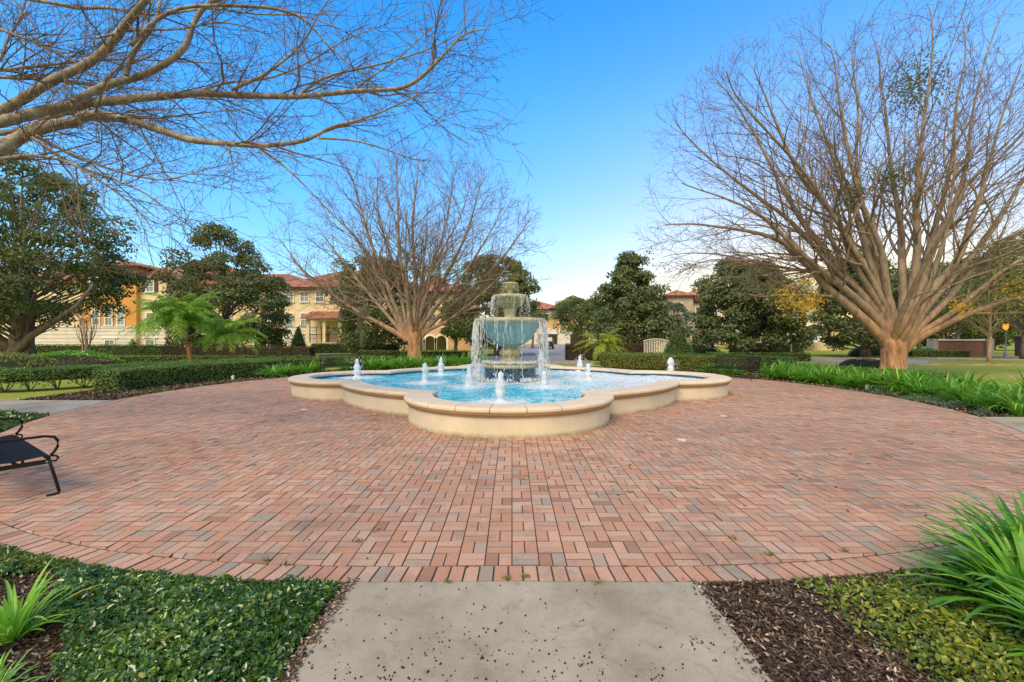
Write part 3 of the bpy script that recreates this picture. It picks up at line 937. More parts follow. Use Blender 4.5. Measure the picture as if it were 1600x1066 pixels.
# ------------------------------------------------------------------ benches
def make_bench(label):
    root = empty('park_bench', label=label, cat='bench', group='black metal benches around the plaza')
    L = 1.83
    pr = [(-.02, .445), (.0, .43), (.04, .42), (.2, .405), (.38, .415), (.46, .425), (.50, .41), (.505, .385)]    # y, z seat strap, back to front
    m = MB()
    n = 44
    xs = np.linspace(-L / 2 + .03, L / 2 - .03, n)
    for x in xs:
        P = [(x, p[0], p[1]) for p in pr]
        for a, b in zip(P[:-1], P[1:]):
            d = np.array(b) - np.array(a); Ls = np.linalg.norm(d)
            m.box((np.array(a) + np.array(b)) / 2, (.019, Ls + .004, .006), rot=(atan2(d[2], d[1]), 0, 0))
    for y, z in ((-.01, .43), (.25, .396), (.49, .40)):
        m.box((0, y, z - .012), (L, .03, .014))
    m.build('seat', M['metal'], root)
    m = MB()
    bk = [(-.02, .47), (-.06, .62), (-.12, .86)]
    for x in xs:
        for a, b in zip(bk[:-1], bk[1:]):
            d = np.array(b) - np.array(a); Ls = np.linalg.norm(d)
            m.box((x, (a[0] + b[0]) / 2, (a[1] + b[1]) / 2), (.019, .006, Ls + .003), rot=(-atan2(d[0], d[1]), 0, 0))
    m.tube([(-L / 2, -.122, .87), (L / 2, -.122, .87)], .018, 8)
    m.tube([(-L / 2, -.02, .465), (L / 2, -.02, .465)], .014, 8)
    m.build('backrest', M['metal'], root)
    for s in (-1, 1):
        x = s * L / 2
        m = MB(); m.tube([(x, -.08, .72), (x, -.02, .665), (x, .12, .63), (x, .34, .632), (x, .46, .63), (x, .53, .61), (x, .555, .57), (x, .555, .51), (x, .53, .46), (x, .50, .42)], .0135, 8)
        m.build('armrest', M['metal'], root, smooth=True)
        m = MB(); m.box((x, .22, .365), (.012, .56, .045)); m.tube([(x, .50, .42), (x, .545, .41), (x, .56, .385), (x, .54, .36), (x, .5, .365)], .01, 6); m.tube([(x, -.122, .87), (x, -.06, .62), (x, -.03, .37)], .016, 8)
        fr = m.build('side_frame', M['metal'], root)
        for y in (-.03, .47): m = MB(); m.tube([(x - .012, y, .365), (x + .012, y, .365)], .011, 8); m.build('bolt', M['bolt'], fr)
        m = MB(); m.tube([(x, .49, .37), (x, .53, .2), (x, .565, .035), (x, .56, .013), (x, .53, .008), (x, .47, .008)], .0145, 8); m.build('leg', M['metal'], root, smooth=True)
        m = MB(); m.tube([(x, -.03, .37), (x, -.10, .16), (x, -.145, .03), (x, -.14, .012), (x, -.08, .008)], .0145, 8); m.build('leg', M['metal'], root, smooth=True)
    return root
bench = make_bench('black metal bench cut off by the left edge of the photo, nearest the camera')
def bench_at(o, p, face):
    # local +y is the facing direction
    o.location = (p[0], p[1], 0); o.rotation_euler = (0, 0, atan2(face[1], face[0]) - pi / 2)
fa = np.array((.57, .82)); fa /= np.linalg.norm(fa)
mid = np.array(((-4.79 - 6.34) / 2, (4.76 + 5.86) / 2)) - fa * .53
bench_at(bench, mid, fa)
b2 = copy_tree(bench); tag(b2, 'black metal bench behind the left lobe of the fountain, facing the camera')
a = radians(138.5); p = PC + 10.25 * np.array((cos(a), sin(a))); bench_at(b2, p, FC - p + np.array((1.5, -4.0)))
b3 = copy_tree(bench); tag(b3, 'black metal bench to the right of the fountain, among strap-leaved plants')
a = radians(28.0); p = PC + 10.35 * np.array((cos(a), sin(a))); bench_at(b3, p, FC - p + np.array((0, -1.5)))

# ------------------------------------------------------------------ near beds
def near_left(x, y):
    r = RAD(x, y)
    edge = np.minimum(r - PR - .03 + .05 * noise2(x, y, 7, 3), (PX0 - .03 + .04 * noise2(x, y, 6, 5)) - x)
    inside = (edge > 0) & ((x > -0.985 * y + .12 * noise2(x, y, 3, 1)) | (y > 3.12 + .2 * noise2(x, y, 3, 2)))
    return inside, edge
groundcover('jasmine_groundcover', near_left, (-6.2, PX0, 1.3, 5.2), 13500, .115, .028, M['jasmine'], 21, 'dense dark green jasmine ground cover beside the left edge of the concrete path')
def near_right(x, y):
    r = RAD(x, y)
    edge = np.minimum(r - PR - .03, x - (1.95 + .16 * noise2(x, y, 3, 5)))
    return (edge > 0) & (RS.uniform(size=len(x)) < np.clip(edge * 2.2 + .15, 0, 1)), edge
groundcover('jasmine_groundcover', near_right, (1.9, 6.0, 1.3, 5.0), 6500, .075, .032, M['jasmine_yellow'], 22, 'patchy yellow-green jasmine ground cover growing into mulch at the lower right')
def island(x, y):
    r = RAD(x, y)
    edge = np.minimum(r - PR - .06, 9.66 - y)
    return (edge > 0), edge
groundcover('jasmine_groundcover', island, (-16, -8.6, 6.0, 9.7), 1500, .16, .07, M['jasmine'], 23, 'low clipped jasmine patch between the left concrete path and the near bench')
# straw-coloured fringe where the jasmine thins out at the far left
def fringe(x, y):
    r = RAD(x, y)
    e = r - PR - .02
    return (e > 0) & (e < .55 + .2 * noise2(x, y, 4, 2)) & (x < -2.7), e
groundcover('jasmine_groundcover', fringe, (-6.0, -2.7, 3.2, 6), 4200, .13, .034, M['jasmine_yellow'], 24, 'thin yellowing fringe of jasmine along the brick edge at the lower left')

def chips(name, region, bbox, dens, size, seed, label, zoff=0.0):
    rs = np.random.RandomState(seed)
    x0, x1, y0, y1 = bbox
    n = int((x1 - x0) * (y1 - y0) * dens)
    x = rs.uniform(x0, x1, n); y = rs.uniform(y0, y1, n)
    k = region(x, y); x, y = x[k], y[k]; n = len(x)
    P = np.stack([x, y, -.016 + zoff + rs.uniform(0, .022, n)], 1)
    mb = MB()
    nrm = np.stack([rs.normal(0, .35, n), rs.normal(0, .35, n), np.ones(n)], 1)
    leaves(mb, P, size, .34, rs, nrm=nrm * 2, fold=.15, attr=rs.beta(1.1, 1.6, n))
    return tag(mb.build(name, M['chip']), label, 'mulch', kind='stuff')
chips('mulch_chips', lambda x, y: (RAD(x, y) > PR + .01) & ((x > PX1 + .01) | (x < PX0 - .01)), (-4.2, 4.4, 1.6, 4.2), 5200, .034, 31, 'loose dark bark chips covering the beds beside the concrete path')
chips('mulch_chips', lambda x, y: (RAD(x, y) > PR + .02) & (RAD(x, y) < 12.2) & (x > 0) & ~((y > 7.1) & (y < 9.5)), (8.0, 12.2, 5.5, 24), 650, .075, 32, 'bark chips along the plaza edge in the right-hand bed')
chips('mulch_chips', lambda x, y: (RAD(x, y) > PR + .02) & (RAD(x, y) < 13.2) & ~((y > 9.7) & (y < 12.0)), (-13.2, -4.0, 5.5, 25), 480, .08, 33, 'bark chips along the plaza edge in front of the left hedge')
def edge_debris():
    rs = np.random.RandomState(34); m = MB(); n = 900
    sx_ = np.where(rs.uniform(size=n) < .86, PX0, PX1); off_ = np.abs(rs.normal(0, .035, n)) * np.where(sx_ == PX0, 1, -1)
    y = rs.uniform(1.7, 3.12, n)
    leaves(m, np.stack([sx_ + off_, y, np.full(n, .007) + rs.uniform(0, .01, n)], 1), .026, .4, rs, nrm=np.tile((0, 0, 2.5), (n, 1)), attr=rs.beta(1.2, 1.2, n))
    tag(m.build('leaf_debris', M['chip']), 'dry leaves and chips spilled along the edges of the near concrete path', 'leaf litter', kind='stuff')
    m = MB()
    for px, py in ((792, 905), (821, 903), (935, 913), (1145, 842), (1203, 868), (560, 846), (1320, 862), (700, 912), (415, 876), (985, 770)):
        x, y_ = gp(px, py); k = 34
        P = np.stack([x + rs.normal(0, .018, k), y_ + rs.normal(0, .012, k), rs.uniform(.002, .022, k)], 1)
        leaves(m, P, .018, .45, rs, up=.8)
    tag(m.build('joint_weeds', M['jasmine_yellow']), 'tiny weeds and moss tufts growing in the paving joints', 'weeds', kind='stuff')
edge_debris()
# litter
def litter():
    rs = np.random.RandomState(5); m = MB()
    n = 420
    x = np.clip(rs.normal(-.05, .52, n), -1.0, 1.15); y = 2.05 + np.abs(rs.normal(0, .42, n))
    cl = rs.randint(0, 9, n); ccx = rs.uniform(-.9, 1.0, 9); ccy = rs.uniform(1.95, 2.5, 9)
    k = rs.uniform(size=n) < .4
    x[k] = ccx[cl[k]] + rs.normal(0, .05, k.sum()); y[k] = ccy[cl[k]] + rs.normal(0, .04, k.sum())
    for a, b in zip(x, y):
        if b > yy(a) - .05 or a < PX0 + .03 or a > PX1 - .03: continue
        s = rs.uniform(.0022, .0058)
        m.lathe([(.001, 0), (s, .001), (s * 1.05, s * .7), (s * .6, s * 1.5), (.0005, s * 1.7)], (a, b, .0042), 6)
    o = m.build('fallen_berries', M['berry'], smooth=True)
    tag(o, 'small dark berries scattered over the near concrete path', 'berries', kind='stuff')
    m = MB(); n = 420
    r = PR * np.sqrt(rs.uniform(0, 1, n)); t = rs.uniform(0, 2 * pi, n)
    P = np.stack([PC[0] + r * np.cos(t), PC[1] + r * np.sin(t), np.full(n, .006)], 1)
    P = P[(np.hypot(P[:, 0] - FC[0], P[:, 1] - FC[1]) > 6.7)]
    nn = len(P)
    leaves(m, P, .045, .4, rs, nrm=np.tile((0, 0, 3.0), (nn, 1)), attr=rs.beta(1, 1.5, nn))
    for q in range(46):
        c = np.array((rs.uniform(-8, 8), rs.uniform(3.6, 9), .008))
        if np.hypot(*(c[:2] - FC)) < 6.7 or np.hypot(*(c[:2] - PC)) > PR: continue
        a = rs.uniform(0, pi); L = rs.uniform(.04, .16)
        m.tube([c, c + (L * .5 * cos(a), L * .5 * sin(a), .006), c + (L * cos(a + .3), L * sin(a + .3), 0)], .0028, 4, attr=.1)
    o = m.build('leaf_litter', M['chip'])
    tag(o, 'dry leaves and twigs scattered over the brick paving', 'leaf litter', kind='stuff')
litter()

# ------------------------------------------------------------------ strap-leaved plants
clA = [strap_clump(100 + i, 95, .66, .055, .15).mesh('lily_leaves', M['agap']) for i in range(4)]
clB = [strap_clump(200 + i, 190, .62, .048, .16, True).mesh('lily_leaves', M['agap']) for i in range(3)]
clL = strap_clump(300, 60, .42, .034, .06).mesh('lily_leaves', M['agap_light'])
def plant(me, name, x, y, s, label, group, cat='plant', rz=None):
    o = bpy.data.objects.new(name, me); COL.objects.link(o)
    o.location = (x, y, -.015); o.scale = (s, s, s * rnd.uniform(.9, 1.08)); o.rotation_euler = (0, 0, rnd.uniform(0, 6.28) if rz is None else rz)
    return tag(o, label, cat, group)
G1 = 'strap-leaved lilies at the lower right corner'
plant(clB[0], 'lily_clump', 3.08, 2.68, .88, 'tallest strap-leaved lily at the lower right, its leaves reaching over the brick edge', G1)
plant(clB[1], 'lily_clump', 2.90, 2.13, .8, 'strap-leaved lily nearest the camera at the bottom right corner', G1)
plant(clB[2], 'lily_clump', 3.52, 3.02, .9, 'strap-leaved lily at the right edge, behind the tallest lower-right one', G1)
G2 = 'light green lilies at the lower left corner'
plant(clL, 'lily_clump', -2.76, 2.52, .78, 'light green strap-leaved lily in mulch at the lower left', G2)
plant(clL, 'lily_clump', -2.36, 2.03, .5, 'small light green lily in the bottom left corner, below the larger one', G2)
ordn = ['first', 'second', 'third', 'fourth', 'fifth', 'sixth', 'seventh', 'eighth', 'ninth', 'tenth', 'eleventh', 'twelfth', 'thirteenth', 'fourteenth', 'fifteenth', 'sixteenth', 'seventeenth', 'eighteenth']
def row(a0, a1, n, r, where, group, s=1.0, jr=.15):
    for i in range(n):
        a = radians(a0 + (a1 - a0) * (i + rnd.uniform(-.2, .2)) / max(1, n - 1)); rr = r + rnd.uniform(-jr, jr)
        plant(clA[rnd.randrange(4)], 'lily_clump', PC[0] + rr * cos(a), PC[1] + rr * sin(a), s * rnd.uniform(.85, 1.12), ordn[i] + ' lily clump ' + where, group)
row(24, -20, 17, 11.45, 'rightwards from the right bench, front row', 'lilies in the right bed, front row', 1.0)
row(25, -19, 15, 12.35, 'rightwards from the right bench, back row', 'lilies in the right bed, back row', 1.08)
row(33, 40, 3, 11.7, 'between the right bench and the golden hedge', 'lilies between right bench and hedge', .8)
row(134, 104, 12, 11.6, 'rightwards from the rear left bench, front row', 'lilies behind the pool, front row', 1.0)
row(131, 97, 10, 12.6, 'rightwards from the rear left bench, back row', 'lilies behind the pool, back row', 1.12)
row(141, 152, 6, 11.5, 'leftwards from the rear left bench', 'lilies left of the rear left bench', .85)
# low grey-green mounds in front of the right-hand lilies
def mounds(x, y):
    r = RAD(x, y); e = np.minimum(r - PR - .1, 11.3 - r)
    return (e > 0) & (x > 0) & (y > 9.5) & (y < 13.8) & (noise2(x, y, 1.6, 8) > -.25), e
groundcover('juniper_groundcover', mounds, (9.2, 12, 9.5, 13.8), 2600, .14, .05, M['juniper'], 41, 'low grey-green mat along the brick edge at the far right', W=.35)
def fr2(x, y):
    r = RAD(x, y); e = np.minimum(r - PR - .05, 11.2 - r)
    return (e > 0) & (noise2(x, y, 2.1, 3) > .05) & ((x > 0) & (y > 12) | (x < -4) & (y > 12.1)), e
groundcover('weedy_groundcover', fr2, (-11.4, 11.4, 12, 24.8), 420, .06, .05, M['jasmine_yellow'], 42, 'thin weedy growth along the far edge of the brick plaza')

# ------------------------------------------------------------------ hedges
def hedge(path, w, h, leaf, matr, label, seed, dens=420, z0=0.0, group='clipped hedges around the plaza', stems=False, wob=.05, name='hedge'):
    rs = np.random.RandomState(seed)
    path = np.array(path, float)
    d = np.gradient(path, axis=0); d /= np.linalg.norm(d, axis=1, keepdims=True)
    nrm = np.stack([-d[:, 1], d[:, 0]], 1)
    seg = np.concatenate([[0], np.cumsum(np.linalg.norm(np.diff(path, axis=0), axis=1))]); Lt = seg[-1]
    root = empty(name, (path[0][0], path[0][1], 0), label=label, cat='hedge', group=group)
    off = np.array((path[0][0], path[0][1], 0))
    mb = MB()
    cw, ch = w * .5 - .07, h - .07
    zz = z0 + .02 if not stems else z0 + .05
    rings = [path + nrm * (-cw), path + nrm * (-cw * .97), path + nrm * (cw * .97), path + nrm * cw]
    zs = [zz, ch, ch, zz]
    V = np.concatenate([np.column_stack([r, np.full(len(r), z)]) for r, z in zip(rings, zs)]) - off
    n = len(path)
    F = [(a * n + i, a * n + i + 1, ((a + 1) % 4) * n + i + 1, ((a + 1) % 4) * n + i) for a in range(4) for i in range(n - 1)]
    F += [(0, n, 2 * n, 3 * n), (n - 1, 4 * n - 1, 3 * n - 1, 2 * n - 1)]
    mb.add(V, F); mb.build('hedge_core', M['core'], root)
    per = 2 * (h - z0) + w
    N = int(Lt * per * dens)
    s = rs.uniform(-.03, Lt + .03, N); u = rs.uniform(0, per, N)
    hs = h - z0
    side = np.where(u < hs, 0, np.where(u < hs + w, 1, 2))
    fx = np.interp(s, seg, path[:, 0]); fy = np.interp(s, seg, path[:, 1])
    nx = np.interp(s, seg, nrm[:, 0]); ny = np.interp(s, seg, nrm[:, 1])
    wb = wob * noise2(s * 1.3, u * 2, 1.5, seed)
    lat = np.where(side == 0, -w / 2, np.where(side == 1, -w / 2 + (u - hs), w / 2))
    z = np.where(side == 0, z0 + u, np.where(side == 1, h, h - (u - hs - w)))
    rr = .07
    cor = np.minimum(np.abs(h - z), np.abs(w / 2 - np.abs(lat)))
    lat = lat + np.where(side == 0, -wb, np.where(side == 2, wb, 0)) + rs.normal(0, .018, N)
    z = z + np.where(side == 1, wb, 0) + rs.normal(0, .018, N)
    if stems:       # ragged lower edge
        keep = (z > z0 + .16 * noise2(s * 1.2, s * 0, 2, seed))
        z = np.where((z < z0 + .12) & (side != 1), z - .14 * rs.uniform(0, 1, N) * (noise2(s * 1.2, s * 0, 2, seed) < 0), z)
    else:
        keep = z > .02
    # ends
    M2 = int(w * hs * dens)
    P = np.stack([fx + nx * lat, fy + ny * lat, z], 1)
    Nn = np.stack([np.where(side == 1, 0, nx * np.sign(lat)), np.where(side == 1, 0, ny * np.sign(lat)), np.where(side == 1, 1.0, .25)], 1)
    P, Nn = P[keep], Nn[keep]
    for e, sg in ((0, -1), (-1, 1)):
        lt = rs.uniform(-w / 2, w / 2, M2); ze = rs.uniform(z0, h, M2)
        q = np.column_stack([path[e][0] + nrm[e][0] * lt + d[e][0] * sg * .02, path[e][1] + nrm[e][1] * lt + d[e][1] * sg * .02, ze])
        P = np.concatenate([P, q]); Nn = np.concatenate([Nn, np.tile((d[e][0] * sg, d[e][1] * sg, .2), (M2, 1))])
    mb = MB(); leaves(mb, P - off, leaf, .55, rs, nrm=Nn * 1.2, fold=.2)
    mb.build('foliage', matr, root)
    if stems:
        k = int(Lt / .62)
        for i in range(k):
            ss = (i + .5 + rs.uniform(-.2, .2)) * Lt / k
            c = np.array((np.interp(ss, seg, path[:, 0]), np.interp(ss, seg, path[:, 1]), 0)) - off
            mb = MB()
            for q in range(6):
                a = rs.uniform(0, 2 * pi); sp = rs.uniform(.08, .3)
                e = c + (sp * cos(a), sp * sin(a), z0 + .14)
                mid_ = (c + e) / 2 + (0, 0, -.05 * rs.uniform(0, 1)) + np.array((cos(a), sin(a), 0)) * .03
                mb.tube([c + (.02 * cos(a), .02 * sin(a), -.02), mid_, e], [.018, .013, .009], 5)
            mb.build('stem', M['bark_dark'], root)
    return root
def arcp(r, a0, a1, n=30, c=PC): return [(c[0] + r * cos(radians(t)), c[1] + r * sin(radians(t))) for t in np.linspace(a0, a1, n)]
hedge(arcp(12.5, 178.5, 148, 34), .85, .64, .05, M['hedge'], 'front curved clipped hedge left of the fountain, solid to the ground', 51, 950)
hedge([(-19.5, 13.0), (-17, 13.35), (-15.4, 14.0), (-14.4, 15.2), (-13.9, 16.6), (-13.3, 18.2), (-12.4, 19.9), (-11.0, 21.6)], .95, .66, .055, M['hedge'], 'leggy clipped hedge at the left edge, lawn showing between its bare stems', 52, 1000, z0=.24, stems=True)
hedge(arcp(12.6, 66, 34, 30), .85, .72, .055, M['hedge_gold'], 'long curved golden-green hedge right of the fountain', 53, 850)
hedge(arcp(14.2, 68, 28, 26), .8, .75, .06, M['hedge'], 'curved hedge just behind the long golden-green one', 54, 500)
hedge([(4.0, 33.2), (10.5, 34.0)], 1.0, 1.15, .07, M['hedge_red'], 'tall dark hedge beside the street, behind the golden hedges', 55, 300)
hedge(arcp(14.3, 27, 4, 22), .6, .45, .06, M['hedge'], 'low hedge behind the right-hand lilies', 56, 420)
hedge(arcp(15.5, 150, 118, 20), .6, .5, .07, M['hedge'], 'low dark hedge behind the rear left bench', 57, 350)
GH = 'hedges in front of the left buildings'
hedge([(-47, 42), (-31, 42)], .9, .95, .09, M['hedge'], 'dark hedge in front of the white ground floor of the left building', 58, 150, group=GH)
hedge([(-25, 33), (-14.5, 33)], 1.1, .95, .08, M['hedge_red'], 'bronze clipped hedge behind the small palms', 59, 230, group=GH)
hedge([(-30, 29), (-13, 27.5), (-8.5, 28)], .6, .5, .07, M['hedge'], 'low parterre hedge between the palms and the front curved hedge', 60, 250, group=GH)
hedge([(-21, 48), (-12, 48)], 1.0, 1.0, .1, M['hedge'], 'hedge below the porch of the cream building', 61, 110, group=GH)
hedge([(-12, 36), (-3.5, 35)], .8, .6, .08, M['hedge'], 'low hedge behind the trunk of the centre-left bare tree', 62, 160, group=GH)
GR = 'hedges across the road on the right'
hedge([(18, 37.2), (23.5, 37.2)], 1.2, 1.15, .09, M['hedge'], 'dark box hedge below the white porch on the right', 63, 200, group=GR)
hedge([(14, 32.5), (20.5, 31.5)], .8, .55, .08, M['hedge'], 'low pale hedge in front of the box hedge on the right', 64, 200, group=GR)
hedge([(33.8, 38.6), (38.0, 38.0)], .7, .55, .08, M['hedge'], 'small dark hedge at the foot of the red brick wall', 65, 160, group=GR)
hedge([(6, 47), (14, 46)], 1.2, .9, .1, M['hedge'], 'hedge on the lawn behind the cone topiary', 66, 120, group=GR)

def shrub(name, loc, rx, ry, h, leaf, matr, label, seed, n=1500, cone=False, cat='shrub', group=None):
    rs = np.random.RandomState(seed)
    root = empty(name, (loc[0], loc[1], 0), label=label, cat=cat, group=group)
    mb = MB()
    th = rs.uniform(0, 2 * pi, n)
    if cone:
        t = 1 - np.sqrt(rs.uniform(0, 1, n)); prof = lambda t: np.clip((1 - t) ** .8, 0.02, 1) * np.clip(t * 9 + .72, 0, 1)
        r = prof(t); z = t * h
        core = [(rx * .88 * prof(k), k * h * .97 + .01) for k in np.linspace(0, .97, 10)]
        nr = np.stack([np.cos(th), np.sin(th), np.full(n, .5)], 1)
    else:
        t = rs.uniform(0, 1, n); r = np.sqrt(1 - t ** 2); z = t * h
        core = [(rx * .86 * sqrt(1 - k * k) + .01, k * h * .86) for k in np.linspace(0, .98, 8)]
        nr = np.stack([r * np.cos(th), r * np.sin(th), t + .1], 1)
    lump = 1 + .10 * noise2(th * 1.5, t * 4, 1.3, seed) + rs.normal(0, .03, n)
    P = np.stack([rx * r * lump * np.cos(th), ry * r * lump * np.sin(th), z * (1 + .03 * rs.normal(size=n))], 1)
    leaves(mb, P, leaf, .55, rs, nrm=nr, fold=.2); mb.build('foliage', matr, root)
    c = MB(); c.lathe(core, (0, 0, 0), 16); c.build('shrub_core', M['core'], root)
    return root
shrub('cone_topiary', (9.35, 25.6), 1.15, 1.15, 2.2, .06, M['hedge'], 'cone-clipped dark green topiary behind the golden hedge', 71, 6000, cone=True, cat='topiary')
GS = 'mounded shrubs on the left lawn'
shrub('mounded_shrub', (-22.5, 20.2), 2.6, 1.4, .95, .07, M['hedge_gold'], 'yellow-green mounded shrub above the leggy hedge at the left edge', 72, 3200, group=GS)
shrub('mounded_shrub', (-19.2, 20.6), 1.7, 1.2, .75, .07, M['hedge_red'], 'reddish low mounded shrub right of the yellow-green one', 73, 2200, group=GS)
shrub('bushy_grass', (-24.6, 25.5), 2.6, 1.3, .85, .16, M['agap'], 'bright green grassy mound by the magnolia at the left', 74, 2400, group=GS)
GC = 'small clipped shrubs against the left buildings'
shrub('cone_shrub', (-36.7, 44), .7, .7, 1.6, .1, M['hedge'], 'small cone shrub under the left ground-floor window of the orange building', 75, 700, cone=True, group=GC)
shrub('cone_shrub', (-34.9 + 4.6, 44), .8, .8, 1.9, .1, M['hedge'], 'small cone shrub under the right ground-floor window of the orange building', 76, 700, cone=True, group=GC)
shrub('cone_shrub', (-21.6, 46), 1.0, 1.0, 2.9, .12, M['hedge'], 'upright dark shrub beside the porch stairs', 77, 1100, cone=True, group=GC)
shrub('cone_shrub', (-13.8, 44), 1.1, 1.1, 2.6, .12, M['hedge'], 'dark shrub right of the porch under the magnolia', 78, 1100, cone=True, group=GC)
GD = 'shrubs on the right lawns'
shrub('round_shrub', (16.5, 41), 2.4, 1.6, 1.1, .12, M['hedge'], 'broad green shrub behind the right bench', 79, 1600, group=GD)
shrub('round_shrub', (33.5, 42.5), 1.8, 1.2, .9, .1, M['hedge_gold'], 'yellow-green shrub left of the red brick wall', 80, 1400, group=GD)
shrub('round_shrub', (19.0, 24.6), 1.3, .7, .5, .08, M['hedge_red'], 'low bronze shrub left of the big bare tree trunk', 81, 1500, group=GD)
shrub('round_shrub', (36.5, 40.0), 1.1, .8, .7, .09, M['juniper'], 'grey-green shrub at the right end of the red brick wall', 82, 900, group=GD)
shrub('round_shrub', (6.6, 33.0), .9, .9, 1.0, .08, M['hedge_red'], 'brownish round shrub at the foot of the golden palm', 83, 1300, group=GD)
shrub('round_shrub', (30.5, 39.8), .9, .7, .65, .09, M['juniper'], 'small reddish shrub on the lawn across the road', 84, 700, group=GD)

# ------------------------------------------------------------------ palms
def palm(loc, trunk, crown, nf, label, seed, leafm, lean=(0, 0), group='small date palms'):
    rs = np.random.RandomState(seed)
    root = empty('date_palm', (loc[0], loc[1], 0), label=label, cat='palm', group=group)
    m = MB()
    k = 14; t = np.linspace(0, 1, k)
    P = np.stack([lean[0] * t ** 1.3, lean[1] * t, trunk * t], 1)
    rad = .10 + .03 * np.sin(np.arange(k) * 2.4) * .6 + np.clip(t - .6, 0, 1) * .16
    m.tube(P, rad, 10); 
    for q in range(60):
        u = rs.uniform(.15, 1); a = rs.uniform(0, 2 * pi); c = np.array((lean[0] * u ** 1.3, lean[1] * u, trunk * u))
        d_ = np.array((cos(a), sin(a), .9)); m.tube([c + d_ * .05, c + d_ * (.16 + .06 * u)], [.03, .012], 5)
    m.build('trunk', M['palm_trunk'], root)
    top = P[-1]
    st, lf = MB(), MB()
    for i in range(nf):
        az = rs.uniform(0, 2 * pi); el = rs.uniform(-.15, 1.35)
        L = crown * rs.uniform(.85, 1.12); n = 22
        s = np.linspace(0, 1, n); e = el - s ** 1.25 * (1.05 + .75 * rs.uniform()) * (1.1 if el > .2 else .6)
        step = L / n
        dh = np.cumsum(np.cos(e) * step); dz = np.cumsum(np.sin(e) * step)
        R = top + np.stack([dh * cos(az), dh * sin(az), dz], 1)
        st.tube(R, np.linspace(.014, .003, n), 4)
        tg = np.gradient(R, axis=0); tg /= np.linalg.norm(tg, axis=1, keepdims=True)
        side = np.array((-sin(az), cos(az), 0)); upv = np.cross(side, tg)
        for sg in (-1, 1):
            idx = np.repeat(np.arange(2, n), 2); f = rs.uniform(0, 1, len(idx))
            base = R[idx] - tg[idx] * (f * step)[:, None]
            ll = crown * .165 * np.sin(np.clip(idx / n, .1, .93) * pi) ** .5 * rs.uniform(.8, 1.1, len(idx))
            ax = side * sg + tg[idx] * .55 + upv[idx] * .12 + rs.normal(0, .16, (len(idx), 3)); ax[:, 2] -= .22
            ax /= np.linalg.norm(ax, axis=1, keepdims=True)
            nn = np.cross(ax, tg[idx]); nn /= np.linalg.norm(nn, axis=1, keepdims=True)
            wv = np.cross(nn, ax) * .0075 * (crown / 1.6)
            tip = base + ax * ll[:, None]; tip[:, 2] -= ll * .18; md = base + ax * (ll * .5)[:, None]
            V = np.stack([base - wv * .5, base + wv * .5, md + wv, tip, md - wv], 1).reshape(-1, 3)
            q = np.arange(len(idx))[:, None] * 5 + np.array([[0, 1, 2, 3, 4]])
            lf.add(V, q, rs.beta(2, 2, len(idx)))
    st.build('frond_stalk', M['palm_gold'], root); lf.build('fronds', leafm, root)
    return root
palm((-16.3, 23.2), 2.55, 2.35, 58, 'larger green date palm with a leaning trunk, left of centre', 91, M['palm'], lean=(-.75, .1))
palm((-15.5, 25.2), 1.8, 2.05, 44, 'smaller green date palm just right of the larger leaning one', 92, M['palm'])
palm((5.6, 28.6), 1.15, 1.75, 48, 'golden-green date palm beside the street behind the pool', 93, M['palm_gold'])

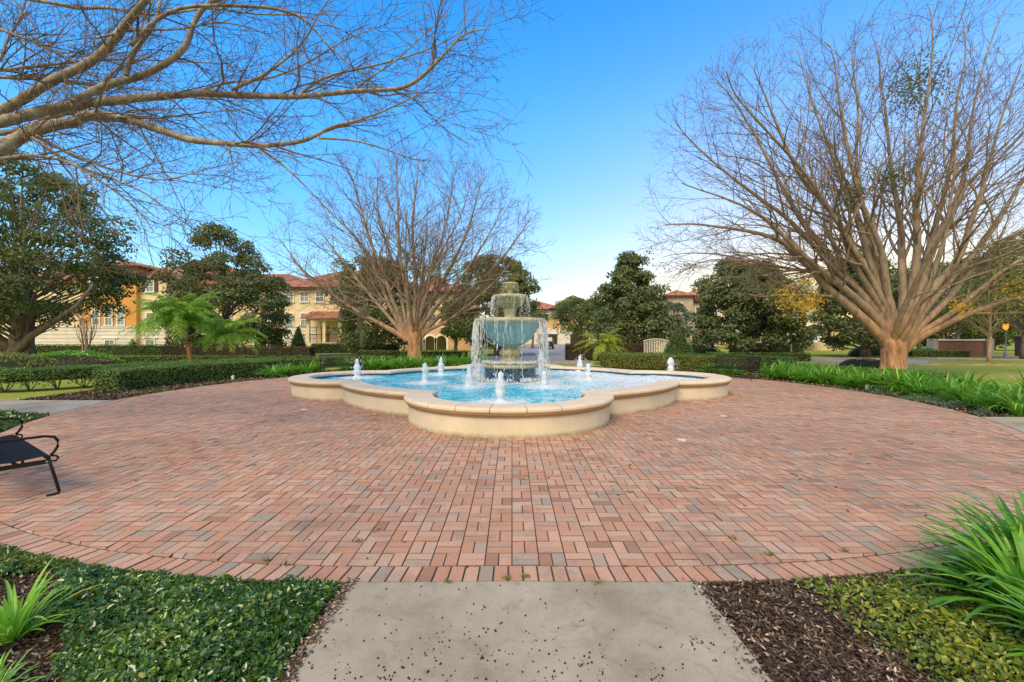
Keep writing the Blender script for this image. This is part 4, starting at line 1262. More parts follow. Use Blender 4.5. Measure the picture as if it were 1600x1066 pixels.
# ------------------------------------------------------------------ bare trees
def unit(v): return v / (np.linalg.norm(v) + 1e-9)
class Bare:
    def __init__(self, seed, env, up=.10, wig=.10, mr=.0065):
        self.mr = mr
        self.rs = np.random.RandomState(seed); self.env = env; self.up = up; self.wig = wig
        self.thick, self.mid, self.fine = MB(), MB(), MB(); self.tips = []; self.pts = []
    def put(self, P, R, lv):
        k = 10 if R[0] > .12 else 7 if R[0] > .05 else 5 if R[0] > .02 else 4 if R[0] > .009 else 3
        (self.thick if R[0] > .11 else self.mid if R[0] > .028 else self.fine).tube(P, R, k, cap=False, attr=self.rs.uniform())
    def branch(self, p, d, L, r, lv, maxlv, kids, r1=None):
        rs = self.rs
        n = max(4, int(L / (.9 if lv == 1 else .55 if lv == 2 else .35 if lv == 3 else .22)))
        n = min(n, 18)
        P = [p]; st = L / n; D = unit(d); Ds = [D]
        for i in range(n):
            D = unit(D + rs.normal(0, self.wig, 3) * (1.5 if lv > 1 else .9) * (1 if i % 2 else .6) + np.array((0, 0, self.up * st * (1.0 if lv == 1 else 1.5 if lv == 2 else .8))))
            q = P[-1] + D * st
            e = self.env(q)
            if e > 1.0 and i > 1 and lv > 0:
                if e > 1.06 or rs.uniform() < .5: break
            if q[2] < 2.6 and lv > 0: D = unit(D + np.array((0, 0, .5))); q = P[-1] + D * st
            P.append(q); Ds.append(D)
        P = np.array(P); n = len(P) - 1
        if n < 1: return
        t = np.linspace(0, 1, n + 1)
        re = (max(.012, r * .10) if lv == 1 else max(self.mr * .7, r * .22)) if r1 is None else r1
        R = r + (re - r) * t ** .85
        self.put(P, R, lv)
        self.pts.append(P[-1])
        if lv >= maxlv: return
        K = max(1, int(round(kids[lv] * (n * st) / max(L, .01)))) if lv > 1 else kids[lv]
        az = rs.uniform(0, 2 * pi)
        for j in range(K):
            u = (.16 if lv == 1 else .12) + (.86 if lv == 1 else .86) * (j + rs.uniform(.2, .8)) / K
            x = min(u * n, n - .01); i = int(x); q = P[i] + (P[i + 1] - P[i]) * (x - i)
            T = Ds[min(i, n)]
            az += 2.4 + rs.normal(0, .5)
            s = unit(np.cross(T, (0.3, .2, 1))); b = np.cross(T, s)
            ang = rs.uniform(.32, .78) if lv < 3 else rs.uniform(.45, 1.0)
            nd = T * cos(ang) + (s * cos(az) + b * sin(az)) * sin(ang)
            cl = L * rs.uniform(.40, .64) * (1.08 - .5 * u) * (1 if lv < 3 else .9)
            rr = (r + (re - r) * u ** .85) * rs.uniform(.40, .60)
            self.branch(q, nd, max(cl, .25), max(rr, self.mr), lv + 1, maxlv, kids)


def elm(loc, label, seed, height, rx, ry, crotch, trunk_r, limbs, kids, bark, minr=1.0, group='large bare trees around the plaza', maxlv=4, up=.030, zc=None, traces=None):
    root = empty('bare_tree', (loc[0], loc[1], 0), label=label, cat='tree', group=group)
    zc = height * .47 if zc is None else zc
    env = lambda q: ((q[0] / rx) ** 2 + (q[1] / ry) ** 2 + ((q[2] - zc) / ((height - zc) if q[2] > zc else zc * 1.02)) ** 2)
    B = Bare(seed, env, up=up, wig=.11)
    rs = B.rs
    # trunk with buttress flare and fluting
    tr = MB(); k = 28; th = np.arange(k) * 2 * pi / k
    prof, jit = [], []
    for z in np.linspace(-.05, crotch + .35, 16):
        u = z / crotch
        r = trunk_r * (1.0 + .28 * max(0, 1 - u * 2.2) ** 2 + .18 * max(0, u - .55) ** 1.5)
        if u > 1.0: r *= max(.25, 1 - (u - 1.0) * 1.9)
        prof.append((r, z)); jit.append(.07 * np.cos(th * 7 + seed) + .05 * np.cos(th * 4 + 2 + z) + rs.normal(0, .012, k))
    tr.lathe(prof, (0, 0, 0), k, jit=jit)
    tob = tr.build('trunk', M['bark_trunk'], root, smooth=True)
    for (az, inc, Lf, rf) in limbs:
        a, ic = radians(az), radians(inc)      # inc from vertical
        d = np.array((cos(a) * sin(ic), sin(a) * sin(ic), cos(ic)))
        p = np.array((cos(a) * trunk_r * .45 * sin(ic), sin(a) * trunk_r * .45 * sin(ic), crotch * rs.uniform(.78, 1.0)))
        B.branch(p, d, Lf * height, trunk_r * rf, 1, maxlv, kids)
    for i, (px_, r0, r1, dd) in enumerate(traces or []):
        n = len(px_); off_ = np.array((loc[0], loc[1], 0))
        P = np.array([wp(x, y, loc[1] + dd * (q / (n - 1)) ** 1.2) for q, (x, y) in enumerate(px_)]) - off_
        P = np.concatenate([[np.array((P[0][0] * .45, P[0][1], crotch * .72))], P]); n += 1
        t = np.arange(n); ti = np.linspace(0, n - 1, (n - 1) * 5 + 1)
        Q = np.stack([np.interp(ti, t, P[:, c]) for c in range(3)], 1)
        for _ in range(6): Q[1:-1] = (Q[:-2] + 2 * Q[1:-1] + Q[2:]) / 4
        Q[3:-1] += np.cumsum(rs.normal(0, .012, (len(Q) - 4, 3)), axis=0) * .6
        u = np.linspace(0, 1, len(Q)); Rr = r1 + (r0 - r1) * (1 - u) ** 1.15
        Rr = Rr * (1 + rs.normal(0, .035, len(Q)))
        B.thick.tube(Q, Rr, 11, cap=False)
        tg = np.gradient(Q, axis=0); ln = np.linalg.norm(np.diff(Q, axis=0), axis=1).sum()
        az = rs.uniform(0, 6)
        K = int(ln * (1.3 if loc[0] > 0 else 2.0))
        for q in range(K):
            f = .27 + .73 * (q + rs.uniform(.1, .9)) / K; k_ = min(len(Q) - 2, int(f * (len(Q) - 1)))
            T = unit(tg[k_]); sd = unit(np.cross(T, (.3, .2, 1))); b = np.cross(T, sd); az += 2.4 + rs.normal(0, .5)
            ang = rs.uniform(.35, .85); nd = T * cos(ang) + (sd * cos(az) + b * sin(az)) * sin(ang)
            B.branch(Q[k_], nd, ln * rs.uniform(.22, .46) * (1.15 - .55 * f), max(.012, Rr[k_] * rs.uniform(.32, .55)), 2, maxlv, kids)
    B.thick.build('limbs', bark, root, smooth=True)
    B.mid.build('branches', bark, root, smooth=True)
    B.fine.build('twigs', M['bark_twig'], root)
    return root, B

TA = [([(1387, 535), (1337, 485), (1296, 453), (1269, 417), (1237, 385), (1201, 367), (1147, 358), (1092, 349), (1040, 352)], .25, .02, -1.5),
      ([(1376, 520), (1335, 482), (1300, 466), (1274, 464), (1228, 449), (1192, 430), (1156, 408), (1110, 404), (1065, 425)], .13, .015, 1.0),
      ([(1384, 512), (1350, 478), (1319, 449), (1283, 421), (1256, 399), (1219, 358), (1183, 331), (1129, 308), (1065, 286)], .22, .02, -2.5),
      ([(1388, 505), (1337, 453), (1301, 408), (1260, 358), (1233, 317), (1215, 281), (1188, 230), (1152, 170), (1120, 128)], .21, .02, 1.5),
      ([(1392, 503), (1346, 431), (1328, 394), (1319, 353), (1283, 308), (1256, 281), (1228, 220), (1200, 150), (1180, 100)], .20, .02, -2.0),
      ([(1392, 500), (1364, 417), (1346, 372), (1342, 340), (1324, 304), (1310, 281), (1290, 220), (1262, 150), (1245, 78)], .20, .02, 2.5),
      ([(1400, 508), (1382, 453), (1378, 399), (1355, 349), (1337, 308), (1325, 260), (1310, 190), (1300, 120), (1288, 66)], .19, .018, -1.0),
      ([(1410, 508), (1410, 453), (1410, 394), (1405, 340), (1396, 299), (1390, 250), (1385, 180), (1375, 110), (1368, 66)], .21, .018, 2.0),
      ([(1415, 503), (1428, 431), (1432, 390), (1428, 326), (1432, 281), (1437, 220), (1445, 150), (1455, 80), (1448, 5)], .21, .018, -1.2),
      ([(1424, 508), (1446, 462), (1478, 431), (1505, 390), (1514, 349), (1532, 308), (1545, 250), (1565, 180), (1596, 100)], .22, .02, -1.8),
      ([(1420, 498), (1450, 431), (1450, 390), (1478, 349), (1500, 308), (1515, 250), (1520, 180), (1545, 80), (1572, 10)], .20, .018, 1.5),
      ([(1428, 514), (1478, 476), (1518, 421), (1555, 385), (1600, 362), (1660, 330), (1730, 290)], .20, .02, 1.0),
      ([(1425, 532), (1464, 512), (1509, 489), (1555, 476), (1595, 462), (1660, 450), (1740, 445)], .22, .02, -.8),
      ([(1430, 522), (1478, 498), (1532, 453), (1568, 421), (1620, 395), (1690, 370), (1750, 330)], .15, .018, -2.2),
      ([(1380, 525), (1346, 494), (1310, 440), (1274, 426), (1219, 421), (1147, 403), (1090, 396), (1035, 402)], .17, .015, 2.5),
      ([(1390, 508), (1352, 462), (1300, 421), (1240, 345), (1170, 300), (1110, 250), (1075, 215), (1052, 186)], .17, .018, .6),
      ([(1396, 505), (1360, 430), (1310, 350), (1262, 270), (1200, 205), (1150, 150), (1135, 112)], .15, .018, -3.2),
      ([(1398, 500), (1372, 420), (1350, 330), (1335, 250), (1345, 170), (1330, 100), (1335, 62)], .16, .016, 3.0),
      ([(1418, 500), (1440, 420), (1470, 330), (1490, 240), (1490, 160), (1510, 90), (1500, 20)], .16, .016, 2.8),
      ([(1426, 508), (1480, 440), (1545, 370), (1590, 290), (1640, 220), (1690, 160)], .18, .018, -1.0)]
limbsA = [(250, 48, .6, .3), (285, 42, .6, .3), (75, 50, .7, .3), (105, 44, .7, .3), (90, 24, .8, .26)]
treeA, BA = elm((16.4, 19.6), 'huge bare multi-limbed tree with an orange-brown fluted trunk, behind the right-hand lilies', 5, 16.2, 11.6, 6.2, 1.4, .42, limbsA, [0, 6, 6, 5, 0], M['bark_grey'], zc=6.2, up=.014, traces=TA)
TB = [([(622, 521), (587, 502), (553, 485), (518, 457), (480, 436), (455, 400), (438, 375)], .20, .02, -1),
      ([(629, 514), (608, 478), (594, 443), (574, 394), (546, 360), (511, 328), (485, 302)], .19, .02, 1.5),
      ([(629, 507), (612, 464), (598, 422), (580, 380), (567, 332), (553, 283), (537, 245)], .18, .02, -2),
      ([(636, 512), (626, 457), (615, 408), (594, 353), (587, 304), (592, 248)], .17, .02, 2),
      ([(640, 505), (636, 457), (622, 394), (622, 339), (619, 276), (620, 242)], .18, .02, -1.2),
      ([(646, 505), (650, 450), (646, 394), (643, 346), (650, 287), (655, 242)], .18, .02, 1.6),
      ([(650, 512), (667, 464), (674, 415), (695, 367), (705, 315), (714, 262)], .18, .02, -1.8),
      ([(653, 512), (678, 464), (702, 422), (730, 367), (747, 304), (758, 258)], .18, .02, 1.0),
      ([(657, 512), (695, 464), (730, 422), (761, 374), (786, 325)], .18, .02, -1),
      ([(660, 519), (705, 478), (747, 443), (782, 408), (812, 366), (830, 340)], .19, .02, 1.5),
      ([(664, 518), (699, 504), (740, 471), (775, 440), (806, 400)], .14, .02, -2),
      ([(622, 512), (580, 464), (546, 422), (515, 380), (490, 345)], .17, .02, 2.4),
      ([(643, 505), (664, 443), (688, 394), (723, 339), (736, 280)], .15, .02, 2.6)]
limbsB = [(265, 45, .6, .28), (290, 40, .6, .28), (70, 46, .7, .28), (110, 42, .7, .28)]
treeB, BB = elm((-6.2, 29.0), 'bare vase-shaped tree standing behind the pool left of the fountain tiers', 9, 14.0, 9.0, 6.2, 2.0, .44, limbsB, [0, 7, 7, 5, 0], M['bark_grey'], zc=6.6, up=.02, traces=TB)
# sprouting leaves, evergreen clumps and hanging moss
def leafball(parent, name, c, r, n, leaf, matr, seed, W=.5, stretch=1.0):
    rs = np.random.RandomState(seed); P = rs.normal(size=(n, 3)) * r * .55; P[:, 2] *= stretch
    m = MB(); leaves(m, P + np.array(c), leaf, W, rs); return m.build(name, matr, parent)
def rel(px, py, d, base): w = wp(px, py, d); return w - np.array((base[0], base[1], 0))
for i, (px, py, r, n) in enumerate([(1432, 135, .95, 900), (1392, 280, .6, 420), (1330, 305, .55, 380)]):
    c = rel(px, py, 19.4, (16.4, 19.6)); leafball(treeA, 'mistletoe', c, r, n, .13, M['oak'], 400 + i)
for i, (px, py, dd, r, n) in enumerate([(1252, 478, 18.2, .55, 260), (1228, 466, 18.0, .4, 160), (1276, 470, 18.4, .35, 120), (1500, 478, 18.6, .4, 130), (1588, 452, 18.2, .5, 160)]):
    leafball(treeA, 'yellow_leaves', rel(px, py, dd, (16.4, 19.6)), r, n, .12, M['yellow_leaf'], 450 + i)
def sprouts(parent, pts, n, seed, sc_, leaf, zlim, name='sprouts'):
    rs = np.random.RandomState(seed); m = MB()
    sel = [p for p in pts if p[2] < zlim and p[2] > 2.0]
    for q in range(n):
        c = sel[rs.randint(len(sel))]
        P = c + rs.normal(size=(22, 3)) * sc_
        leaves(m, P, leaf, .55, rs)
    return m.build(name, M['sprout'], parent)
sprouts(treeB, [p for p in BB.pts if p[0] > 0 and p[2] < 6], 26, 1, .22, .13, 6.0)
sprouts(treeA, [p for p in BA.pts if p[2] < 5], 26, 2, .22, .12, 5.0)
def moss(parent, cs, seed, L=1.6):
    rs = np.random.RandomState(seed); m = MB()
    for c in cs:
        for q in range(26):
            p = np.array(c) + rs.normal(0, .07, 3); n = 7; l = L * rs.uniform(.4, 1)
            P = np.stack([p[0] + np.cumsum(rs.normal(0, .03, n)), p[1] + np.cumsum(rs.normal(0, .03, n)), p[2] - np.linspace(0, l, n)], 1)
            m.tube(P, np.linspace(.016, .004, n), 3, attr=rs.uniform())
    return m.build('hanging_moss', M['moss'], parent)
moss(treeB, [rel(562, 495, 28.5, (-6.2, 29)), rel(566, 520, 28.6, (-6.2, 29)), rel(572, 478, 28.6, (-6.2, 29))], 3, 1.1)
moss(treeA, [rel(1542, 395, 19.5, (16.4, 19.6)), rel(1556, 430, 19.3, (16.4, 19.6)), rel(1175, 420, 20, (16.4, 19.6))], 4, 1.2)

# overhanging tree at the upper left, trunk outside the frame
def overhang():
    bx, by = -12.6, 7.6
    root = empty('bare_tree', (bx, by, 0), label='bare tree whose lichen-spotted branches overhang the plaza near the black bench', cat='tree', group='large bare trees around the plaza')
    off = np.array((bx, by, 0))
    B = Bare(77, lambda q: 0.5, up=.0, wig=.13, mr=.0036)
    rs = B.rs
    tr = MB(); k = 22; th = np.arange(k) * 2 * pi / k
    prof = [(.46 * (1 + .45 * max(0, 1 - z / .7) ** 2), z) for z in np.linspace(-.05, 3.4, 10)] + [(.3, 3.7), (.02, 3.9)]
    tr.lathe(prof, (0, 0, 0), k, jit=[.06 * np.cos(th * 5 + i * .2) for i in range(len(prof))])
    tr.build('trunk', M['bark_trunk'], root, smooth=True)
    top = np.array((0, 0, 3.3))
    Ls = [  # pixel traces with start and end depth, start and end thickness in pixels
        ([(0, 175), (42, 152), (84, 124), (132, 104), (169, 76), (197, 37), (225, 5), (262, -45), (290, -110)], 7.6, 6.4, 15, 9, 1),
        ([(0, 191), (42, 180), (84, 169), (127, 162), (169, 158), (225, 152), (281, 148), (324, 145), (366, 149), (420, 150), (468, 152), (551, 142), (630, 140), (660, 120), (683, 97), (715, 62), (731, 50), (760, 45)], 7.5, 7.8, 17, 2, 1),
        ([(113, 160), (140, 145), (169, 132), (225, 118), (267, 96), (293, 70), (301, 37), (318, 11), (349, -5), (400, -40)], 7.4, 7.6, 12, 6, 0),
        ([(0, 234), (42, 208), (84, 194), (118, 192), (135, 178), (183, 183), (225, 194), (296, 220), (352, 224), (405, 229), (478, 222), (517, 197), (575, 185), (650, 150)], 7.2, 7.2, 20, 2, 1),
        ([(405, 231), (449, 263), (483, 297), (520, 335)], 7.2, 7.0, 4.5, 1.2, 0),
        ([(497, 216), (556, 219), (605, 234), (649, 251), (673, 249)], 7.2, 7.4, 3.5, 1, 0),
        ([(0, 249), (42, 242), (93, 248), (127, 262), (158, 284), (185, 302), (220, 332), (240, 362)], 6.8, 6.6, 6, 1.5, 1),
        ([(56, 212), (99, 236), (146, 255), (197, 273), (262, 284), (310, 267), (374, 253)], 7.1, 7.3, 6, 1, 0),
        ([(50, 215), (113, 259), (169, 276), (195, 288), (229, 302), (273, 337), (302, 358)], 7.1, 6.6, 5.5, 1, 0),
        ([(-60, -30), (0, -12), (50, 0), (93, 6), (121, 14), (169, 11), (205, 20), (253, 25), (330, 10), (400, 24), (480, 22), (560, 60)], 8.6, 9.2, 7, 1.5, 0),
        ([(205, 70), (242, 31), (281, 11), (338, 8), (420, 11), (473, 24), (520, 80), (560, 112), (610, 150)], 6.9, 8.0, 7, 1.5, 0),
        ([(0, 46), (51, 65), (107, 90), (150, 120)], 8.4, 8.2, 5, 2, 1),
        ([(0, 110), (79, 101), (124, 96), (200, 92), (280, 96), (360, 100)], 8.6, 9.0, 5, 1.5, 1),
        ([(0, 121), (65, 124), (135, 132), (230, 140)], 8.8, 9.0, 5, 2, 1),
        ([(361, 141), (415, 117), (459, 83), (483, 54), (493, 29), (520, -10)], 7.6, 7.8, 5, 1.5, 0),
        ([(468, 148), (490, 130), (517, 117), (575, 105), (624, 93), (690, 70), (735, 40)], 7.7, 8.0, 5, 1.2, 0),
        ([(551, 142), (580, 120), (620, 95), (655, 60), (690, 30), (705, 5)], 7.8, 8.0, 3, 1, 0),
        ([(630, 140), (655, 148), (690, 172), (720, 182)], 7.8, 7.8, 2.2, .8, 0),
        ([(183, 183), (240, 186), (300, 178), (372, 171)], 7.3, 7.5, 4, 1.5, 0),
        ([(197, 118), (205, 85), (230, 55), (245, 30), (250, 0), (262, -40)], 7.2, 7.8, 8, 4, 0),
        ([(0, 95), (12, 60), (30, 35), (40, 0)], 8.9, 9.2, 4, 3, 1),
        ([(0, 208), (30, 205), (60, 190), (100, 178), (180, 150), (260, 148)], 7.8, 8.2, 9, 4, 1),
        ([(300, 148), (350, 128), (420, 125), (480, 100), (540, 60), (600, 40), (660, 10)], 8.0, 8.8, 4, 1, 0),
        ([(150, 60), (210, 45), (280, 48), (350, 30), (440, 60), (500, 110)], 7.0, 7.5, 4, 1, 0)]
    for tr_, d0, d1, w0, w1, rooted in Ls:
        n = len(tr_)
        dd = np.linspace(d0, d1, n) + np.sin(np.arange(n) * 1.3 + w0) * .12
        P = np.array([wp(x, y, d) for (x, y), d in zip(tr_, dd)]) - off
        # smooth resample
        t = np.arange(n); ti = np.linspace(0, n - 1, (n - 1) * 4 + 1)
        Q = np.stack([np.interp(ti, t, P[:, c]) for c in range(3)], 1)
        for _ in range(3): Q[1:-1] = (Q[:-2] + 2 * Q[1:-1] + Q[2:]) / 4
        R = np.interp(ti, [0, n - 1], [w0, w1]) / 2 / FPX * np.interp(ti, t, dd) * 1.0
        if rooted:
            pre = [top + (Q[0] - top) * u + np.array((0, 0, .5 * sin(u * pi) * (1 if Q[0][2] > 4 else .3))) for u in np.linspace(0, .93, 7)]
            Q = np.concatenate([np.array(pre), Q]); R = np.concatenate([np.linspace(max(R[0] * 1.7, .05), R[0] * 1.03, 7), R])
        R = R * (1 + rs.normal(0, .05, len(R)))
        (B.thick if R.max() > .05 else B.mid).tube(Q, R, 9 if R.max() > .04 else 6, cap=False)
        tg = np.gradient(Q, axis=0)
        ln = np.linalg.norm(np.diff(Q, axis=0), axis=1).sum()
        for q in range(int(ln * 3.1)):
            i = rs.randint(1 if rooted == 0 else 7, len(Q)); T = unit(tg[i])
            s = unit(np.cross(T, (.3, .2, 1))); b = np.cross(T, s); az = rs.uniform(0, 2 * pi); ang = rs.uniform(.35, 1.0)
            nd = T * cos(ang) + (s * cos(az) + b * sin(az)) * sin(ang)
            big = rs.uniform() < .45
            L = rs.uniform(1.0, 2.4) if big else rs.uniform(.3, .8)
            B.branch(Q[i], nd, L, min(R[i] * .55, .016 if big else .007), 3 if big else 4, 5 if big else 5, [0, 0, 0, 7 if big else 4, 4, 0])
    B.thick.build('limbs', M['bark_near'], root, smooth=True); B.mid.build('branches', M['bark_near'], root, smooth=True)
    B.fine.build('twigs', M['bark_twig'], root)
    # lichen tufts on the near limbs
    m = MB()
    V = np.concatenate(B.thick.v); sel = V[rs.randint(0, len(V), 260)]
    P = (sel[:, None, :] + rs.normal(0, .018, (260, 5, 3))).reshape(-1, 3)
    leaves(m, P, .03, .6, rs); m.build('lichen', M['moss'], root)
overhang()

# small multi-stemmed tree with pale stems at the left
rt, Bm = elm((-24.9, 26.6), 'small multi-stemmed pale-barked tree beside the left magnolia', 15, 4.2, 1.6, 1.6, .25, .10, [(k * 60, 14 + 4 * (k % 3), .62, .6) for k in range(6)], [0, 5, 4, 0], M['bark_pale'], group='small ornamental trees', maxlv=3, zc=2.2)

# ------------------------------------------------------------------ evergreen trees
def evergreen(name, loc, h, rx, label, seed, nleaf, leaf, matr, base=.14, shape='round', group='evergreen trees around the park', trunk=.3, nclump=90, limbs=7, ry=None, bark='bark_dark', W=.5, cr=.20, zb=None):
    rs = np.random.RandomState(seed)
    ry = rx if ry is None else ry
    root = empty(name, (loc[0], loc[1], 0), label=label, cat='tree', group=group)
    z0 = h * base if zb is None else zb
    H = h - z0
    C = []
    while len(C) < nclump:
        t = rs.uniform(0, 1); a = rs.uniform(0, 2 * pi)
        if shape == 'round': w = sqrt(max(0, 1 - (abs(t - .42) / .60) ** 2.2))
        elif shape == 'cone': w = max(.06, (1 - t) ** .75) * min(1, .65 + t * 3)
        else: w = sqrt(max(0, 1 - (abs(t - .38) / .64) ** 2)) * (1.08 - .35 * t)
        if rs.uniform() > w + .12: continue
        q = rs.uniform(.35, 1) ** .5
        lob = 1 + .17 * sin(a * 3 + seed + t * 4) + .08 * sin(a * 5 + t * 9)
        C.append((rx * w * q * lob * cos(a), ry * w * q * lob * sin(a), z0 + H * t * (1 + .04 * sin(a * 2 + seed)), q))
    C = np.array(C)
    # trunk and limbs
    tr = MB()
    tr.tube([(0, 0, -.1), (0, 0, h * .1), (.05 * rx, 0, h * .3), (0, .05, h * .6), (0, 0, h * .88)], [trunk * 1.35, trunk, trunk * .75, trunk * .4, .03], 12)
    tr.build('trunk', M[bark], root, smooth=True)
    br = MB()
    for c in C:
        zb_ = max(.3, min(c[2] * .62, c[2] - .4)); s = np.array((0, 0, max(h * .07, zb_ - rs.uniform(0, .08) * h)))
        e = c[:3]; md = (s + e) / 2 + (0, 0, .12 * np.linalg.norm(e - s) * rs.uniform(-.6, .6))
        r0 = min(trunk, .34) * rs.uniform(.10, .24)
        br.tube([s, md, e], [r0, r0 * .6, .015], 5, cap=False)
    br.build('limbs', M[bark], root, smooth=True)
    per = nleaf // nclump
    rc = cr * rx * rs.uniform(.75, 1.35, nclump)
    th = rs.normal(size=(nclump, per, 3)); th /= np.linalg.norm(th, axis=2, keepdims=True)
    th[..., 2] = np.where(rs.uniform(size=(nclump, per)) < .75, np.abs(th[..., 2]), th[..., 2])
    rad = rs.uniform(.35, 1.0, (nclump, per, 1)) ** .6
    P = C[:, None, :3] + th * rad * rc[:, None, None] * np.array((1.1, 1.1, .8))
    N = th.reshape(-1, 3) * .9 + np.array((0, 0, .35))
    m = MB(); leaves(m, P.reshape(-1, 3), leaf, W, rs, nrm=N, fold=.2); m.build('crown', matr, root)
    return root
GM = 'magnolia trees around the park'
evergreen('magnolia_tree', (-31.8, 29.5), 12.8, 5.0, 'large magnolia with low spreading limbs at the left edge', 501, 34000, .24, M['magnolia'], base=.20, trunk=.62, nclump=190, group=GM, cr=.19)
# its low forking limbs
m = MB()
for pts, r0 in (([(.1, -.3, .6), (1.2, -.6, 1.7), (2.7, -.8, 2.5), (4.3, -.8, 3.6), (5.2, -.6, 5.0)], .26), ([(-.2, -.3, .8), (-1.2, -.7, 2.0), (-2.2, -.9, 3.4), (-3.0, -.9, 5.2)], .30), ([(.0, -.3, .9), (.5, -.5, 2.4), (.2, -.6, 4.4), (.6, -.5, 6.5)], .24)):
    m = MB(); m.tube(pts, np.linspace(r0, .07, len(pts)), 9)
    m.build('low_limb', M['bark_dark'], bpy.data.objects['magnolia_tree'], smooth=True)
ev = [
    ('magnolia_tree', 349, 38, 366, 100, 'broad magnolia behind the small palms, hiding the arcade', 502, 24000, 'cone2'),
    ('magnolia_tree', 585, 44, 404, 72, 'magnolia directly behind the bare vase-shaped tree', 503, 18000, 'round'),
    ('magnolia_tree', 778, 41, 404, 70, 'magnolia behind the top of the fountain tiers', 504, 17000, 'round'),
    ('magnolia_tree', 987, 39, 402, 84, 'tall magnolia behind the golden palm and hedges', 505, 21000, 'cone'),
    ('magnolia_tree', 1163, 35, 410, 92, 'wide magnolia behind the right bench', 506, 24000, 'cone2'),
    ('magnolia_tree', 1352, 38, 398, 76, 'magnolia behind the trunk of the huge bare tree', 507, 20000, 'cone2'),
]
for nm, px, d, top, hw, lb, sd, nl, shp in ev:
    x = (px - 800) / FPX * d; h = CAM_H + (HOR - top) * d / FPX; rx = hw * d / FPX * .84
    evergreen(nm, (x, d), h, rx, lb, sd, int(nl * 1.1), .27, M['magnolia'], base=.10, trunk=.32, nclump=135, shape={'cone2': 'other'}.get(shp, shp), group=GM, cr=.19, zb=.9)
GO = 'oak and street trees'
ev2 = [
    ('oak_tree', 908, 52, 468, 42, 'oak left of the tall magnolia, beside the street', 521, 9000, M['oak'], .22, 'round', 2.0),
    ('oak_tree', 1495, 46, 408, 75, 'dense oak above the red brick wall on the right', 522, 15000, M['oak'], .24, 'round', 3.6),
    ('oak_tree', 1600, 34, 372, 80, 'dark oak at the right edge of the photo', 523, 15000, M['oak'], .2, 'round', 3.2),
    ('oak_tree', 1232, 70, 440, 46, 'grey-green tree between the wide magnolia and the huge bare tree', 524, 9000, M['olive_leaf'], .22, 'round', 3.0),
    ('oak_tree', 1436, 58, 425, 60, 'dark tree behind the huge bare tree trunk to its right', 525, 12000, M['oak'], .26, 'round', 3.0),
    ('oak_tree', 832, 70, 487, 24, 'small dark tree in front of the far orange building', 526, 4500, M['oak'], .26, 'round', 3.5),
    ('oak_tree', 1288, 66, 462, 46, 'low-branched dark tree behind the white porch side of the big bare tree', 541, 8000, M['oak'], .28, 'round', .6),
    ('oak_tree', 1412, 62, 474, 44, 'low-branched dark tree seen just right of the big fluted trunk', 542, 8000, M['oak'], .28, 'round', .6),
    ('oak_tree', 1476, 60, 478, 40, 'low-branched dark tree left of the red brick wall', 543, 8000, M['oak'], .28, 'round', .6),
    ('oak_tree', 1552, 58, 470, 46, 'low-branched dark tree directly behind the red brick wall', 544, 8000, M['oak'], .28, 'round', .6),
    ('olive_tree', 1052, 44, 475, 26, 'grey-green olive behind the cone topiary', 527, 5000, M['olive_leaf'], .18, 'round', 1.6),
    ('oak_tree', 712, 52, 470, 24, 'dark tree at the arcade behind the pool', 528, 9000, M['oak'], .24, 'round', 1.6),
]
for nm, px, d, top, hw, lb, sd, nl, mt, lf, shp, zb in ev2:
    x = (px - 800) / FPX * d; h = CAM_H + (HOR - top) * d / FPX; rx = hw * d / FPX
    evergreen(nm, (x, d), h, rx, lb, sd, nl, lf, mt, trunk=.2, nclump=70, shape=shp, group=GO, cr=.24, zb=zb, W=.55)
evergreen('street_tree', (30.3, 28.9), 6.0, 2.0, 'young street tree with a straight trunk on the traffic island', 530, 7000, .15, M['oak'], trunk=.10, nclump=50, shape='round', group=GO, cr=.26, zb=2.6, bark='bark_pale')
evergreen('autumn_tree', (30.0, 49.0), 8.2, 3.0, 'tree with bright yellow leaves behind the huge bare tree, to its left', 531, 3000, .2, M['yellow_leaf'], trunk=.14, nclump=40, shape='round', group=GO, cr=.22, zb=4.6)
evergreen('autumn_tree', (44.5, 47.0), 5.8, 2.2, 'small yellow-leaved tree left of the right street lamp', 532, 1500, .2, M['yellow_leaf'], trunk=.12, nclump=24, shape='round', group=GO, cr=.24, zb=2.8, bark='bark_pale')
# distant wood closing the horizon
def far_wood():
    rs = np.random.RandomState(60)
    m = MB(); P = []
    for x in np.arange(-190, 260, 7.0):
        y = 150 + rs.uniform(-8, 8) + abs(x - 20) * .05; h = rs.uniform(7, 12); r = rs.uniform(4.5, 6.5)
        n = 420
        q = rs.normal(size=(n, 3)); q /= np.linalg.norm(q, axis=1, keepdims=True); q *= rs.uniform(.5, 1, (n, 1))
        P.append(np.stack([x + q[:, 0] * r, y + q[:, 1] * r, np.abs(q[:, 2] * .5 + .5) * h], 1))
    P = np.concatenate(P); leaves(m, P, 1.1, .6, rs)
    tag(m.build('far_wood', M['oak']), 'distant line of dark trees along the horizon', 'wood', kind='stuff')
far_wood()

exec_buildings = True
